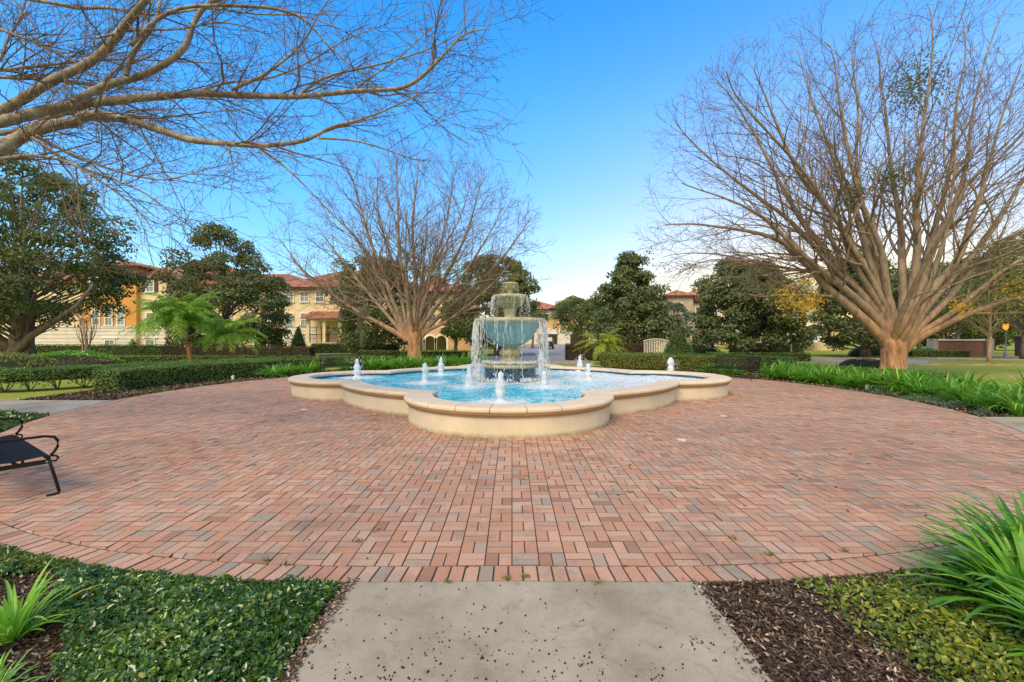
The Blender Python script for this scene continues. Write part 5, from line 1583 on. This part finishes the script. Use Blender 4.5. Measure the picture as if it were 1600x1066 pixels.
# ------------------------------------------------------------------ buildings
M['orange'] = t_stucco('orange_render', (0.62, 0.30, 0.09)); M['cream'] = t_stucco('cream_render', (0.70, 0.58, 0.37)); M['white'] = t_stucco('white_render', (0.66, 0.62, 0.55))
M['ochre'] = t_stucco('ochre_render', (0.60, 0.38, 0.19)); M['pink'] = t_stucco('pink_render', (0.66, 0.42, 0.28)); M['grey'] = t_stucco('grey_render', (0.42, 0.36, 0.29)); M['trim'] = simple('white_trim', (0.78, 0.76, 0.70), .6, .3)
M['dark'] = simple('dark_opening', (0.05, 0.035, 0.03), .8, .2); M['eave'] = simple('eave_wood', (0.10, 0.05, 0.035), .8, .2)
M['shutter'] = simple('brown_shutter', (0.10, 0.06, 0.045), .6, .3); M['door'] = simple('brown_door', (0.25, 0.11, 0.05), .5, .4)
def m_glass():
    t = NT('window_glass'); co = t.coord()
    c = t.ramp(t.noise(co, .8, 3), [(.35, (.10, .14, .15)), (.65, (.26, .33, .34))])
    return t.bsdf(c, .08, .8)
M['glass'] = m_glass()
def m_tile():
    t = NT('clay_roof_tile'); co = t.coord()
    r = t.attr(); c = t.ramp(r, [(0, (.30, .125, .085)), (.4, (.40, .18, .115)), (.7, (.48, .245, .165)), (1, (.38, .22, .17))])
    c = t.mix(.6, c, t.ramp(t.noise(co, .5, 5, .7), [(.3, (.7, .68, .68)), (.7, (1.25, 1.2, 1.2))]), 'MULTIPLY')
    c = t.mix(.5, c, t.ramp(t.noise(co, 7, 3, .7), [(.3, (.7, .7, .7)), (.7, (1.25, 1.25, 1.25))]), 'MULTIPLY')
    return t.bsdf(c, .8, .2)
M['tile'] = m_tile()

def roof_face(mb, poly, sp=.42, seed=0):
    """sloping convex roof face (first edge is the eave) with rows of round tiles"""
    rs = np.random.RandomState(seed)
    P = np.array(poly, float); e = unit(P[1] - P[0]); nrm = unit(np.cross(P[1] - P[0], P[2] - P[0]))
    if nrm[2] < 0: nrm = -nrm
    u = np.cross(nrm, e)
    if u[2] < 0: u = -u
    a = (P - P[0]) @ e; b = (P - P[0]) @ u
    mb.add(P, [tuple(range(len(P)))], .3)
    x = a.min() + sp / 2
    n = len(P)
    while x < a.max():
        ys = []
        for i in range(n):
            j = (i + 1) % n
            if (a[i] - x) * (a[j] - x) < 0: ys.append(b[i] + (b[j] - b[i]) * (x - a[i]) / (a[j] - a[i]))
        if len(ys) >= 2 and max(ys) - min(ys) > .2:
            lo, hi = min(ys) - .06, max(ys); segs = max(1, int((hi - lo) / .9))
            for s in range(segs):
                l, h_ = lo + (hi - lo) * s / segs, lo + (hi - lo) * (s + 1) / segs
                w, t = sp * .30, .10
                v = []
                for yy_, k in ((l, 1.12), (h_, .9)):
                    c = P[0] + e * x + u * yy_
                    v += [c - e * w * k, c - e * w * .5 * k + nrm * t * k, c + e * w * .5 * k + nrm * t * k, c + e * w * k]
                mb.add(v, [(0, 1, 5, 4), (1, 2, 6, 5), (2, 3, 7, 6), (0, 3, 2, 1)], rs.uniform())
        x += sp
def hip_roof(parent, x0, x1, y0, y1, ze, zr, ov=.6, off=(0, 0), gable=False, seed=0):
    x0, x1, y0, y1 = x0 - ov - off[0], x1 + ov - off[0], y0 - ov - off[1], y1 + ov - off[1]
    m = MB(); w = min(x1 - x0, y1 - y0) / 2
    if x1 - x0 >= y1 - y0: r0, r1 = (x0 + w, (y0 + y1) / 2, zr), (x1 - w, (y0 + y1) / 2, zr)
    else: r0, r1 = ((x0 + x1) / 2, y0 + w, zr), ((x0 + x1) / 2, y1 - w, zr)
    A, B, C, D = (x0, y0, ze), (x1, y0, ze), (x1, y1, ze), (x0, y1, ze)
    if x1 - x0 >= y1 - y0:
        faces = [[A, B, r1, r0], [B, C, r1], [C, D, r0, r1], [D, A, r0]]
        hips = [(A, r0), (B, r1), (r0, r1)]
    else:
        faces = [[A, B, r0], [B, C, r1, r0], [C, D, r1], [D, A, r0, r1]]
        hips = [(A, r0), (B, r0), (r0, r1)]
    for i, f in enumerate(faces): roof_face(m, f, seed=seed + i)
    for a, b in hips:
        a, b = np.array(a, float), np.array(b, float)
        if np.linalg.norm(b - a) > .3: m.tube([a, b], .13, 6, attr=.6)
    rf = m.build('roof', M['tile'], parent)
    m = MB(); m.box(((x0 + x1) / 2, (y0 + y1) / 2, ze - .14), (x1 - x0 - .1, y1 - y0 - .1, .22)); m.build('eave', M['eave'], rf)
    return rf
def window(parent, x, y, z, w, h, shutters=False, arch=False, off=(0, 0), lintel=False):
    """window in a wall facing -Y at (x, y), sill at z"""
    x -= off[0]; y -= off[1]
    f = MB(); t = .12
    f.box((x - w / 2 - t / 2, y - .05, z + h / 2), (t, .14, h)); f.box((x + w / 2 + t / 2, y - .05, z + h / 2), (t, .14, h))
    f.box((x, y - .05, z + h + t / 2), (w + 2 * t, .14, t)); f.box((x, y - .08, z - t / 2), (w + 2 * t + .12, .22, t))
    f.box((x, y - .03, z + h * .5), (w, .08, .07)); f.box((x, y - .028, z + h * .5), (.04, .06, h))
    if arch:
        k = 12; R = w / 2 + t
        pts = [(x + R * cos(a), z + h + t + R * .75 * sin(a)) for a in np.linspace(0, pi, k)]
        v = [(p[0], y - .10, p[1]) for p in pts] + [(p[0], y + .02, p[1]) for p in pts]
        f.add(v, [tuple(range(k))[::-1]] + [(i, i + 1, k + i + 1, k + i) for i in range(k - 1)])
    if lintel:
        f.box((x, y - .07, z + h + .32), (w + .9, .2, .14))
    fo = f.build('window', M['trim'], parent)
    g_ = MB(); g_.box((x, y - .005, z + h / 2), (w, .03, h)); g_.build('pane', M['glass'], fo)
    if shutters:
        for s in (-1, 1):
            sh = MB(); sh.box((x + s * (w / 2 + t + .26), y - .05, z + h / 2), (.46, .08, h + .15))
            for q in range(8): sh.box((x + s * (w / 2 + t + .26), y - .1, z + h * (q + .5) / 8), (.36, .03, .05))
            sh.build('shutter', M['shutter'], parent)
    return fo
def arcade(parent, x0, x1, y, z0, z1, arches, mat, depth=.45, off=(0, 0), name='arcade'):
    """wall from x0 to x1 with arched openings (centre, width, spring height)"""
    ox, oy = off
    m = MB(); arches = sorted(arches); xs_ = x0
    y_ = y - oy
    for (c, w, sp) in arches:
        l, r = c - w / 2, c + w / 2
        if l - xs_ > .02: m.box(((xs_ + l) / 2 - ox, y_ + depth / 2, (z0 + z1) / 2), (l - xs_, depth, z1 - z0))
        k = 14; a = np.linspace(pi, 0, k)
        ar = [(c + w / 2 * cos(t) - ox, sp + w / 2 * sin(t)) for t in a]
        for q in range(k - 1):
            (xa, za), (xb, zb_) = ar[q], ar[q + 1]
            v = [(xa, y_, za), (xb, y_, zb_), (xb, y_, z1), (xa, y_, z1), (xa, y_ + depth, za), (xb, y_ + depth, zb_), (xb, y_ + depth, z1), (xa, y_ + depth, z1)]
            m.add(v, [(0, 1, 2, 3), (4, 7, 6, 5), (0, 4, 5, 1), (3, 2, 6, 7)])
        xs_ = r
    if x1 - xs_ > .02: m.box(((xs_ + x1) / 2 - ox, y_ + depth / 2, (z0 + z1) / 2), (x1 - xs_, depth, z1 - z0))
    ob = m.build(name, mat, parent)
    for (c, w, sp) in arches:
        t = MB(); a = np.linspace(pi, 0, 14)
        for q in range(13):
            p = [(c + (w / 2 + s) * cos(a[q + j]) - ox, y_ - .05, sp + (w / 2 + s) * sin(a[q + j])) for j in (0, 1) for s in (0, .24)]
            p2 = [(v[0], y_ + .02, v[2]) for v in p]
            t.add(p + p2, [(0, 2, 3, 1), (4, 5, 7, 6), (1, 3, 7, 5), (0, 4, 6, 2)])
        for s in (-1, 1):
            t.box((c + s * (w / 2 + .12) - ox, y_ - .015, (z0 + sp) / 2), (.24, .07, sp - z0)); t.box((c + s * (w / 2 + .12) - ox, y_ - .03, sp), (.36, .12, .16))
        t.build('arch_trim', M['trim'], ob)
    return ob
def wallbox(parent, x0, x1, y0, y1, z0, z1, mat, off=(0, 0), name='wall'):
    m = MB(); m.box(((x0 + x1) / 2 - off[0], (y0 + y1) / 2 - off[1], (z0 + z1) / 2), (x1 - x0, y1 - y0, z1 - z0)); return m.build(name, mat, parent)
D = 58.0
def X(px, d=D): return (px - 800) / FPX * d
def Z(py, d=D): return CAM_H + (HOR - py) * d / FPX
def rust(parent, x0, x1, y, z0, z1, off):
    """rusticated white ground floor: courses with real grooves"""
    m = MB(); n = 6; hh = (z1 - z0) / n
    for q in range(n): m.box(((x0 + x1) / 2 - off[0], y - off[1] - .05, z0 + hh * (q + .5)), (x1 - x0, .10, hh - .05))
    m.box(((x0 + x1) / 2 - off[0], y - off[1] - .09, z1 + .06), (x1 - x0 + .1, .2, .16))
    return m.build('ground_floor', M['white'], parent)
# --- orange and cream block
off = (X(170), D)
b1 = empty('townhouse', (off[0], off[1], 0), label='orange and cream townhouse over a white ground floor, at the left', cat='building', group='townhouses behind the left lawn')
y = D
wallbox(b1, X(126), X(213), y, y + 12, -.1, Z(416), M['orange'], off)
wallbox(b1, X(213), X(254), y + .6, y + 12, -.1, Z(434), M['cream'], off)
rust(b1, X(126), X(213), y, 0, Z(512), off); rust(b1, X(213), X(254), y + .6, 0, Z(512), off)
window(b1, X(181), y, Z(458), 1.7, Z(435) - Z(458), off=off); window(b1, X(150), y, Z(458), 1.3, Z(435) - Z(458), off=off)
for px in (150.5, 170.5, 189.5): window(b1, X(px), y, Z(508), .82, Z(485) - Z(508), arch=True, off=off)
window(b1, X(229), y + .6, Z(455), .85, Z(439) - Z(455), shutters=True, off=off)
window(b1, X(230), y + .6, Z(508), .95, Z(489) - Z(508), off=off)
window(b1, X(173), y - .1, Z(546), 1.15, Z(532) - Z(546), off=off, lintel=True); window(b1, X(230), y + .5, Z(546), 1.05, Z(532) - Z(546), off=off, lintel=True)
hip_roof(b1, X(100), X(213), y, y + 10, Z(416), Z(400), off=off, seed=1)
hip_roof(b1, X(206), X(262), y + .8, y + 11, Z(434), Z(412), .4, off=off, seed=5)
hip_roof(b1, X(165), X(330), y + 5, y + 20, Z(423), Z(388), off=off, seed=9)
wallbox(b1, X(167), X(328), y + 6, y + 19, 3, Z(423), M['cream'], off, name='rear_wall')
# --- west wing behind the magnolia
off = (X(60), 63)
b0 = empty('townhouse', (off[0], off[1], 0), label='pale townhouse wing mostly hidden behind the large left magnolia', cat='building', group='townhouses behind the left lawn')
wallbox(b0, X(-90), X(126), 60.5, 73, -.1, 8.8, M['cream'], off); rust(b0, X(-90), X(126) - .1, 60.5, 0, 3.0, off)
hip_roof(b0, X(-90), X(112), 60.5, 73, 8.8, 11.4, off=off, seed=20)
for px in (-40, 0, 60, 104): window(b0, X(px), 60.5, 5.6, 1.1, 1.6, off=off)
wallbox(b0, X(115), X(121), 60.0, 60.45, 0, 2.2, M['door'], off, name='door')
# --- pink arcade
off = (X(350), D)
b2_ = empty('townhouse', (off[0], off[1], 0), label='pink townhouse with ground-floor arches behind the palms', cat='building', group='townhouses behind the left lawn')
wallbox(b2_, X(254), X(444), y + 3.4, y + 14, -.1, Z(440), M['cream'], off)
ar = [(X(271), 1.35, 1.15), (X(310), 1.85, 1.05), (X(352), 1.7, 1.05), (X(401), 1.6, 1.1), (X(427), 1.7, 1.1)]
arcade(b2_, X(254), X(444), y + .9, 0, Z(514), ar, M['pink'], off=off)
wallbox(b2_, X(254), X(444), y + .95, y + 3.4, Z(514), Z(514) + .25, M['pink'], off, name='balcony_floor')
arcade(b2_, X(380), X(444), y + .9, Z(514) + .25, Z(474), [(X(431), 1.9, Z(494)), (X(400), 1.9, Z(494))], M['pink'], off=off, name='loggia')
wallbox(b2_, X(380), X(444), y + .95, y + 3.4, Z(474), Z(474) + .2, M['tile'], off, name='loggia_roof')
for px in (270, 300, 330, 365): window(b2_, X(px), y + 3.4, Z(505), 1.0, 1.5, off=off); window(b2_, X(px), y + 3.4, Z(462), .9, 1.3, off=off)
for px in (290, 352, 415): wallbox(b2_, X(px) - .5, X(px) + .5, y + 3.3, y + 3.39, 0, 2.2, M['door'], off, name='door')
hip_roof(b2_, X(254), X(470), y + 3.2, y + 15, Z(440), Z(414), off=off, seed=30)
# --- cream block with porch
off = (X(520), D)
b3_ = empty('townhouse', (off[0], off[1], 0), label='cream townhouse with tiled porch and stairs, left of the bare vase-shaped tree', cat='building', group='townhouses behind the left lawn')
wallbox(b3_, X(444), X(625), y + .4, y + 13, -.1, Z(449), M['cream'], off)
rust(b3_, X(444), X(492), y + .4, 0, Z(511), off)
for px in (450, 474, 498, 520, 560): window(b3_, X(px), y + .4, Z(471), .95, Z(456) - Z(471), off=off)
for px in (450, 474.5): window(b3_, X(px), y + .4, Z(509), .95, Z(490) - Z(509), off=off)
window(b3_, X(462), y + .3, Z(545), .85, Z(527) - Z(545), off=off, lintel=True)
window(b3_, X(545), y + .4, Z(512), 1.0, 1.5, off=off); window(b3_, X(600), y + .4, Z(512), 1.0, 1.5, off=off)
hip_roof(b3_, X(430), X(650), y + .4, y + 13, Z(449), Z(412), off=off, seed=40)
wallbox(b3_, X(492), X(560), y - 2.4, y + .4, 0, Z(535), M['cream'], off, name='porch_base')
for px in (494, 518, 542, 558): m = MB(); m.box((X(px) - off[0], -2.2, (Z(535) + Z(500)) / 2), (.35, .35, Z(500) - Z(535))); m.build('porch_column', M['cream'], b3_)
m = MB(); x0, x1 = X(484) - off[0], X(560) - off[0]
roof_face(m, [(x0, -2.9, Z(499)), (x1, -2.9, Z(499)), (x1, .38, Z(487)), (x0, .38, Z(487))], .4, 3); m.build('porch_roof', M['tile'], b3_)
m = MB(); m.box(((X(492) + X(560)) / 2 - off[0], -1.2, Z(499) - .12), (X(560) - X(492), 2.6, .2)); m.build('porch_ceiling', M['cream'], b3_)
m = MB()
for q in range(int((X(556) - X(496)) / .16)): m.box((X(496) + q * .16 - off[0], -2.25, Z(535) + .5), (.03, .03, 1.0))
m.box(((X(496) + X(556)) / 2 - off[0], -2.25, Z(535) + 1.0), (X(556) - X(496), .06, .06)); m.build('railing', M['metal'], b3_)
m = MB()
for q in range(8): m.box((X(492) - .35 * q - .2 - off[0], -1.3, Z(535) * (1 - (q + 1) / 9) / 2), (.36, 2.0, Z(535) * (1 - (q + 1) / 9)))
m.build('stairs', M['white'], b3_)
m = MB(); P0 = (X(492) - off[0], -2.3, Z(535) + 1.0); P1 = (X(492) - 3.2 - off[0], -2.3, 1.0); m.tube([P0, P1], .04, 6)
for t in np.linspace(0, 1, 14): c = np.array(P0) * (1 - t) + np.array(P1) * t; m.tube([c, c - (0, 0, 1.0)], .018, 4)
m.build('stair_rail', M['metal'], b3_)
for px in (506, 533): wallbox(b3_, X(px) - .5, X(px) + .5, y + .3, y + .39, Z(535), Z(535) + 2.1, M['door'], off, name='door')
# --- right-hand arcade block with tower
off = (X(680), D)
b4_ = empty('townhouse', (off[0], off[1], 0), label='townhouse with arched loggia and small orange tower, behind the bare vase-shaped tree', cat='building', group='townhouses behind the left lawn')
wallbox(b4_, X(596), X(700), y + 3.4, y + 13, -.1, Z(452), M['cream'], off)
arcade(b4_, X(590), X(700), y + .9, 0, Z(512), [(X(615), 1.7, 1.1), (X(652), 1.1, 1.2), (X(670), 1.25, 1.2), (X(688), 1.3, 1.2)], M['pink'], off=off)
wallbox(b4_, X(590), X(700), y + .95, y + 3.4, Z(512), Z(512) + .25, M['pink'], off, name='balcony_floor')
wallbox(b4_, X(700), X(742), y + .6, y + 9, -.1, Z(455), M['ochre'], off, name='tower')
hip_roof(b4_, X(699), X(743), y + .6, y + 8, Z(455), Z(441), .5, off=off, seed=50)
hip_roof(b4_, X(640), X(702), y + 3.2, y + 13, Z(452), Z(420), off=off, seed=54)
for px in (640, 668, 690): window(b4_, X(px), y + 3.4, Z(476), .9, 1.4, off=off); window(b4_, X(px), y + 3.4, Z(508), .9, 1.5, off=off)
for px in (712, 730): window(b4_, X(px), y + .6, Z(472), .8, 1.1, off=off); window(b4_, X(px), y + .6, Z(506), .9, 1.5, off=off)
# --- far building closing the street
E = 110.0
XE = lambda px: X(px, E); ZE = lambda py: Z(py, E)
off = (XE(875), E)
b5_ = empty('apartment_block', (off[0], off[1], 0), label='far orange apartment block with red roof closing the street', cat='building', group='far buildings')
wallbox(b5_, XE(812), XE(990), E, E + 16, ZE(513), ZE(483), M['ochre'], off); wallbox(b5_, XE(812), XE(990), E - .4, E + 15.8, -.1, ZE(513), M['white'], off, name='ground_floor')
hip_roof(b5_, XE(800), XE(880), E, E + 14, ZE(483), ZE(467), off=off, seed=60); hip_roof(b5_, XE(862), XE(935), E - 1.5, E + 13, ZE(482), ZE(459), off=off, seed=64); hip_roof(b5_, XE(900), XE(995), E, E + 14, ZE(483), ZE(467), off=off, seed=68)
for px in (826, 840, 853.5, 865, 877, 890, 905, 920): window(b5_, XE(px), E, ZE(495), 1.1, ZE(485) - ZE(495), off=off)
for px in (856, 905): wallbox(b5_, XE(px) - 2.2, XE(px) + 2.2, E - .5, E - .41, 0, 2.4, M['dark'], off, name='garage_door')
# --- grey tower house on the right
F_ = 78.0
XF = lambda px: X(px, F_); ZF = lambda py: Z(py, F_)
off = (XF(1080), F_)
b6_ = empty('tower_house', (off[0], off[1], 0), label='pale house with a small hipped tower behind the olive tree', cat='building', group='far buildings')
wallbox(b6_, XF(1042), XF(1083), F_, F_ + 5, -.1, ZF(464), M['grey'], off, name='tower'); hip_roof(b6_, XF(1045), XF(1083), F_ + .2, F_ + 5, ZF(462), ZF(452), .7, off=off, seed=70)
wallbox(b6_, XF(1078), XF(1190), F_ + 1, F_ + 14, -.1, ZF(473), M['cream'], off); hip_roof(b6_, XF(1078), XF(1190), F_ + 1, F_ + 14, ZF(470), ZF(437), .7, off=off, seed=74)
hip_roof(b6_, XF(985), XF(1044), F_ + 4, F_ + 14, ZF(470), ZF(444), .7, off=off, seed=78); wallbox(b6_, XF(987), XF(1042), F_ + 4, F_ + 13, -.1, ZF(470), M['cream'], off)
arcade(b6_, XF(1060), XF(1120), F_ - .7, 0, ZF(505), [(XF(1085), 1.6, ZF(523)), (XF(1106), 1.6, ZF(523))], M['grey'], off=off, name='porch')
window(b6_, XF(1062), F_, ZF(485), .9, 1.2, off=off)
for px in (1095, 1120, 1150): window(b6_, XF(px), F_ + 1, ZF(492), 1.0, 1.4, off=off)
# --- white-porched house further right
Hd = 56.0
XH = lambda px: X(px, Hd); ZH = lambda py: Z(py, Hd)
off = (XH(1260), Hd)
b7_ = empty('porch_house', (off[0], off[1], 0), label='house with a white porch behind the dark box hedge on the right', cat='building', group='far buildings')
wallbox(b7_, XH(1215), XH(1330), Hd + 2, Hd + 11, -.1, ZH(470), M['cream'], off); hip_roof(b7_, XH(1215), XH(1330), Hd + 2, Hd + 11, ZH(468), ZH(440), .6, off=off, seed=80)
wallbox(b7_, XH(1252), XH(1282), Hd, Hd + 2, ZH(535), ZH(512), M['trim'], off, name='porch_wall')
wallbox(b7_, XH(1246), XH(1252), Hd, Hd + .5, 0, ZH(512), M['trim'], off, name='porch_column'); wallbox(b7_, XH(1249), XH(1286), Hd - .3, Hd + 2.1, ZH(512), ZH(509), M['trim'], off, name='porch_ceiling')
for px in (1228, 1262, 1305): window(b7_, XH(px), Hd + 2, ZH(502), 1.0, 1.6, off=off)

# brick garden wall on the right
def m_redbrick():
    t = NT('red_brick_wall'); co = t.coord()
    mp = t.node('ShaderNodeMapping'); mp.inputs['Rotation'].default_value = (radians(90), 0, 0); t.l.new(co, mp.inputs['Vector'])
    b = t.node('ShaderNodeTexBrick'); t.l.new(mp.outputs[0], b.inputs['Vector']); b.inputs['Scale'].default_value = 4.5
    b.inputs['Color1'].default_value = (.30, .12, .075, 1); b.inputs['Color2'].default_value = (.20, .085, .055, 1); b.inputs['Mortar'].default_value = (.30, .24, .19, 1)
    return t.bsdf(b.outputs['Color'], .85, .2)
M['redbrick'] = m_redbrick()
bw = empty('brick_wall', (40.9, 40.5, 0), label='curved red brick garden wall with a pale coping, across the road', cat='wall')
m = MB(); c = MB()
pth = [(-3.6, .9), (-2.6, .45), (-1.2, .1), (.3, 0), (1.8, .15)]
for a, b in zip(pth[:-1], pth[1:]):
    d_ = np.array(b) - np.array(a); L_ = np.linalg.norm(d_); mx = (np.array(a) + np.array(b)) / 2; rz = atan2(d_[1], d_[0])
    m.box((mx[0], mx[1], .72), (L_ + .01, .3, 1.5), rz=rz); c.box((mx[0], mx[1], 1.54), (L_ + .03, .5, .14), rz=rz)
m.build('wall_panel', M['redbrick'], bw); c.build('coping', M['trim'], bw)
m = MB(); m.box((2.4, .2, .8), (1.0, .8, 1.7)); m.build('pier', M['grey'], bw); m = MB(); m.box((-3.9, 1.1, .8), (.8, .7, 1.7)); m.build('pier', M['grey'], bw)
bw.scale = (.62, 1, .92)
gw = empty('sign_wall', (45.5, 39.5, 0), label='dark entrance wall with a white panel at the right edge', cat='wall')
m = MB(); m.box((0, 0, .8), (3.2, .5, 1.65)); m.box((0, 0, 1.68), (3.4, .7, .12)); m.build('wall_panel', M['shutter'], gw)
m = MB(); m.box((.5, -.27, .9), (1.6, .04, .8)); m.build('white_panel', M['trim'], gw)

# ------------------------------------------------------------------ street lamps, posts, uplights, garden bench
M['lamp'] = NT('lamp_glow').m
nt = M['lamp'].node_tree; nt.nodes.clear(); e_ = nt.nodes.new('ShaderNodeEmission'); e_.inputs['Color'].default_value = (1, .26, .03, 1); e_.inputs['Strength'].default_value = 1.4
o_ = nt.nodes.new('ShaderNodeOutputMaterial'); nt.links.new(e_.outputs[0], o_.inputs['Surface'])
M['pole'] = simple('lamp_pole_paint', (.33, .33, .32), .5, .4)
def lamp(x, y_, h, label):
    r = empty('street_lamp', (x, y_, 0), label=label, cat='street lamp', group='lit street lamps')
    m = MB(); m.lathe([(.16, 0), (.16, .3), (.10, .4), (.055, .5), (.045, h - .5), (.09, h - .42), (.05, h - .35)], (0, 0, 0), 12); m.build('pole', M['pole'], r, smooth=True)
    m = MB(); m.lathe([(.07, h - .36), (.16, h - .2), (.20, h), (.15, h + .16), (.02, h + .2)], (0, 0, 0), 12); m.build('globe', M['lamp'], r, smooth=True)
    m = MB(); m.lathe([(.24, h + .15), (.1, h + .27), (.03, h + .36), (.005, h + .42)], (0, 0, 0), 12); m.build('cap', M['metal'], r)
lamp(X(871, 62), 62, Z(510, 62), 'lit orange street lamp beside the street behind the pool')
lamp(X(1515, 41), 38.0, Z(509, 38), 'lit orange street lamp in front of the red brick wall')
lamp(X(1110, 66), 66, Z(492, 66), 'lit street lamp half hidden behind the wide magnolia')
pt = empty('marker_post', (X(1224, 37), 36.0, 0), label='slim pale post on the lawn right of the right bench', cat='post')
m = MB(); m.box((0, 0, .6), (.1, .1, 1.3)); m.build('shaft', M['pole'], pt); m = MB(); m.lathe([(.09, 1.25), (.09, 1.29), (.01, 1.36)], (0, 0, 0), 4); m.build('cap', M['trim'], pt)
sp_ = empty('sign_post', (X(1594, 31), 30.0, 0), label='dark sign post on the traffic island at the right edge', cat='sign')
m = MB(); m.tube([(0, 0, 0), (0, 0, 2.3)], .04, 8); m.build('pole', M['metal'], sp_); m = MB(); m.box((0, -.05, 2.1), (.5, .03, .5)); m.build('sign_plate', M['pole'], sp_)
def uplight(x, y_, label):
    r = empty('garden_light', (x, y_, 0), label=label, cat='garden light', group='small white garden lights at the plaza edge')
    m = MB(); m.box((0, 0, .06), (.075, .075, .15)); m.box((0, -.04, .10), (.05, .012, .05)); m.build('housing', M['trim'], r)
    m = MB(); m.box((0, 0, .145), (.10, .10, .025)); m.tube([(0, 0, .15), (.01, -.01, .18)], .02, 8); m.build('cap', M['trim'], r)
uplight(*gp(364, 594), 'small white garden light in front of the left curved hedge')
uplight(*gp(1355, 609), 'small white garden light in front of the right-hand lilies')
gb = empty('garden_bench', (X(1027, 33), 33.0, 0), label='pale slatted garden bench with an arched back between magnolia and cone topiary', cat='bench')
m = MB()
for q in range(15):
    u = (q - 7) / 7; m.box((u * .9, .25 + .1 * u, .85 + .0), (.055, .03, .9 + .3 * (1 - u * u)))
m.tube([(u * .95, .25, .42 + .9 + .15 + .15 * (1 - u * u) - .1) for u in np.linspace(-1, 1, 12)], .04, 6); m.build('backrest', M['white_wood'], gb)
m = MB()
for q in range(6): m.box((0, .2 - q * .1, .45), (1.9, .08, .03))
m.build('seat', M['white_wood'], gb)
for sx_ in (-.9, .9):
    for yy_ in (.2, -.32): m = MB(); m.box((sx_, yy_, .22), (.07, .07, .44)); m.build('leg', M['white_wood'], gb)
# flush paving lights
for px, py, lb in ((1065, 687, 'right of the front lobe, nearest'), (1131, 650, 'right of the fountain, farther out'), (475, 640, 'left of the fountain')):
    x, y_ = gp(px, py); m = MB(); m.lathe([(.001, .003), (.06, .003), (.075, .001), (.08, -.01)], (0, 0, 0), 20)
    o = m.build('paving_light', M['coping'], loc=(x, y_, .002)); tag(o, 'round pale light set flush in the bricks, ' + lb, 'paving light', 'flush lights in the brick plaza')

# ------------------------------------------------------------------ vehicles
M['car_black'] = simple('black_car_paint', (.012, .012, .014), .18, .7, var=.1); M['car_silver'] = simple('silver_car_paint', (.35, .36, .38), .25, .6, metal=.6, var=.05)
M['car_glass'] = simple('car_glass', (.02, .025, .03), .05, .8); M['tail'] = simple('red_tail_lamp', (.45, .01, .01), .2, .6); M['rubber'] = simple('tyre_rubber', (.02, .02, .02), .8, .2)
def suv(x, y_, rz, paint, label):
    r = empty('parked_car', (x, y_, 0), rz, label=label, cat='car', group='parked cars')
    def prism(prof, hw, hwt=None):          # side profile (y, z) swept across x with rounded flanks
        n = len(prof); V = []
        zm = max(p[1] for p in prof)
        for sx_ in (-1, -.92, .92, 1):
            for (a, b) in prof:
                k = 1 - (.0 if abs(sx_) < .95 else .0)
                tuck = 1 - .22 * max(0, (b - .95) / .8)
                ins = .97 if abs(sx_) > .95 else 1.02
                V.append((sx_ * hw * tuck, a * ins, b if abs(sx_) < .95 else .4 + (b - .4) * .97))
        m = MB(); F = [tuple(range(n)), tuple(range(3 * n, 4 * n))[::-1]]
        for s in range(3):
            for i in range(n): j = (i + 1) % n; F.append((s * n + i, s * n + j, (s + 1) * n + j, (s + 1) * n + i))
        m.add(V, F); return m
    body = prism([(-2.2, .35), (-2.28, .6), (-2.25, .98), (-2.1, 1.05), (-1.85, 1.62), (-1.5, 1.70), (.3, 1.68), (.75, 1.55), (1.25, 1.08), (2.0, .98), (2.28, .8), (2.3, .4), (2.2, .32)], .92)
    body.build('body', paint, r)
    m = MB(); m.box((0, -2.03, 1.35), (1.45, .05, .46), rot=(-.38, 0, 0)); m.build('rear_window', M['car_glass'], r)
    m = MB(); m.box((0, 1.03, 1.33), (1.4, .05, .62), rot=(.82, 0, 0)); m.build('windscreen', M['car_glass'], r)
    for s in (-1, 1):
        m = MB(); m.box((s * .80, -.45, 1.33), (.1, 2.2, .38), rot=(0, s * -.22, 0)); m.build('side_window', M['car_glass'], r)
        m = MB(); m.box((s * .78, -2.22, 1.05), (.2, .12, .38)); m.build('tail_light', M['tail'], r)
        m = MB(); m.box((s * .72, 2.26, .78), (.34, .1, .16)); m.build('headlight', M['trim'], r)
        m = MB(); m.box((s * 1.0, .75, 1.1), (.18, .12, .14)); m.build('wing_mirror', paint, r)
        for yw in (-1.4, 1.42):
            m = MB(); m.tube([(s * .72, yw, .36), (s * .95, yw, .36)], .36, 20); w_ = m.build('wheel', M['rubber'], r)
            m = MB(); m.tube([(s * .93, yw, .36), (s * .962, yw, .36)], .22, 12); m.build('rim', M['bolt'], w_)
    m = MB(); m.box((0, -2.31, .5), (1.7, .12, .22)); m.build('bumper', M['rubber'], r)
    m = MB(); m.box((0, -2.30, .82), (.5, .03, .14)); m.build('number_plate', M['trim'], r)
suv(X(857, 63), 65.5, radians(-6), M['car_black'], 'black car seen from behind, parked along the street behind the pool')
suv(-53.5, 45.5, radians(80), M['car_silver'], 'silver car glimpsed at the left edge behind the magnolia trunk')
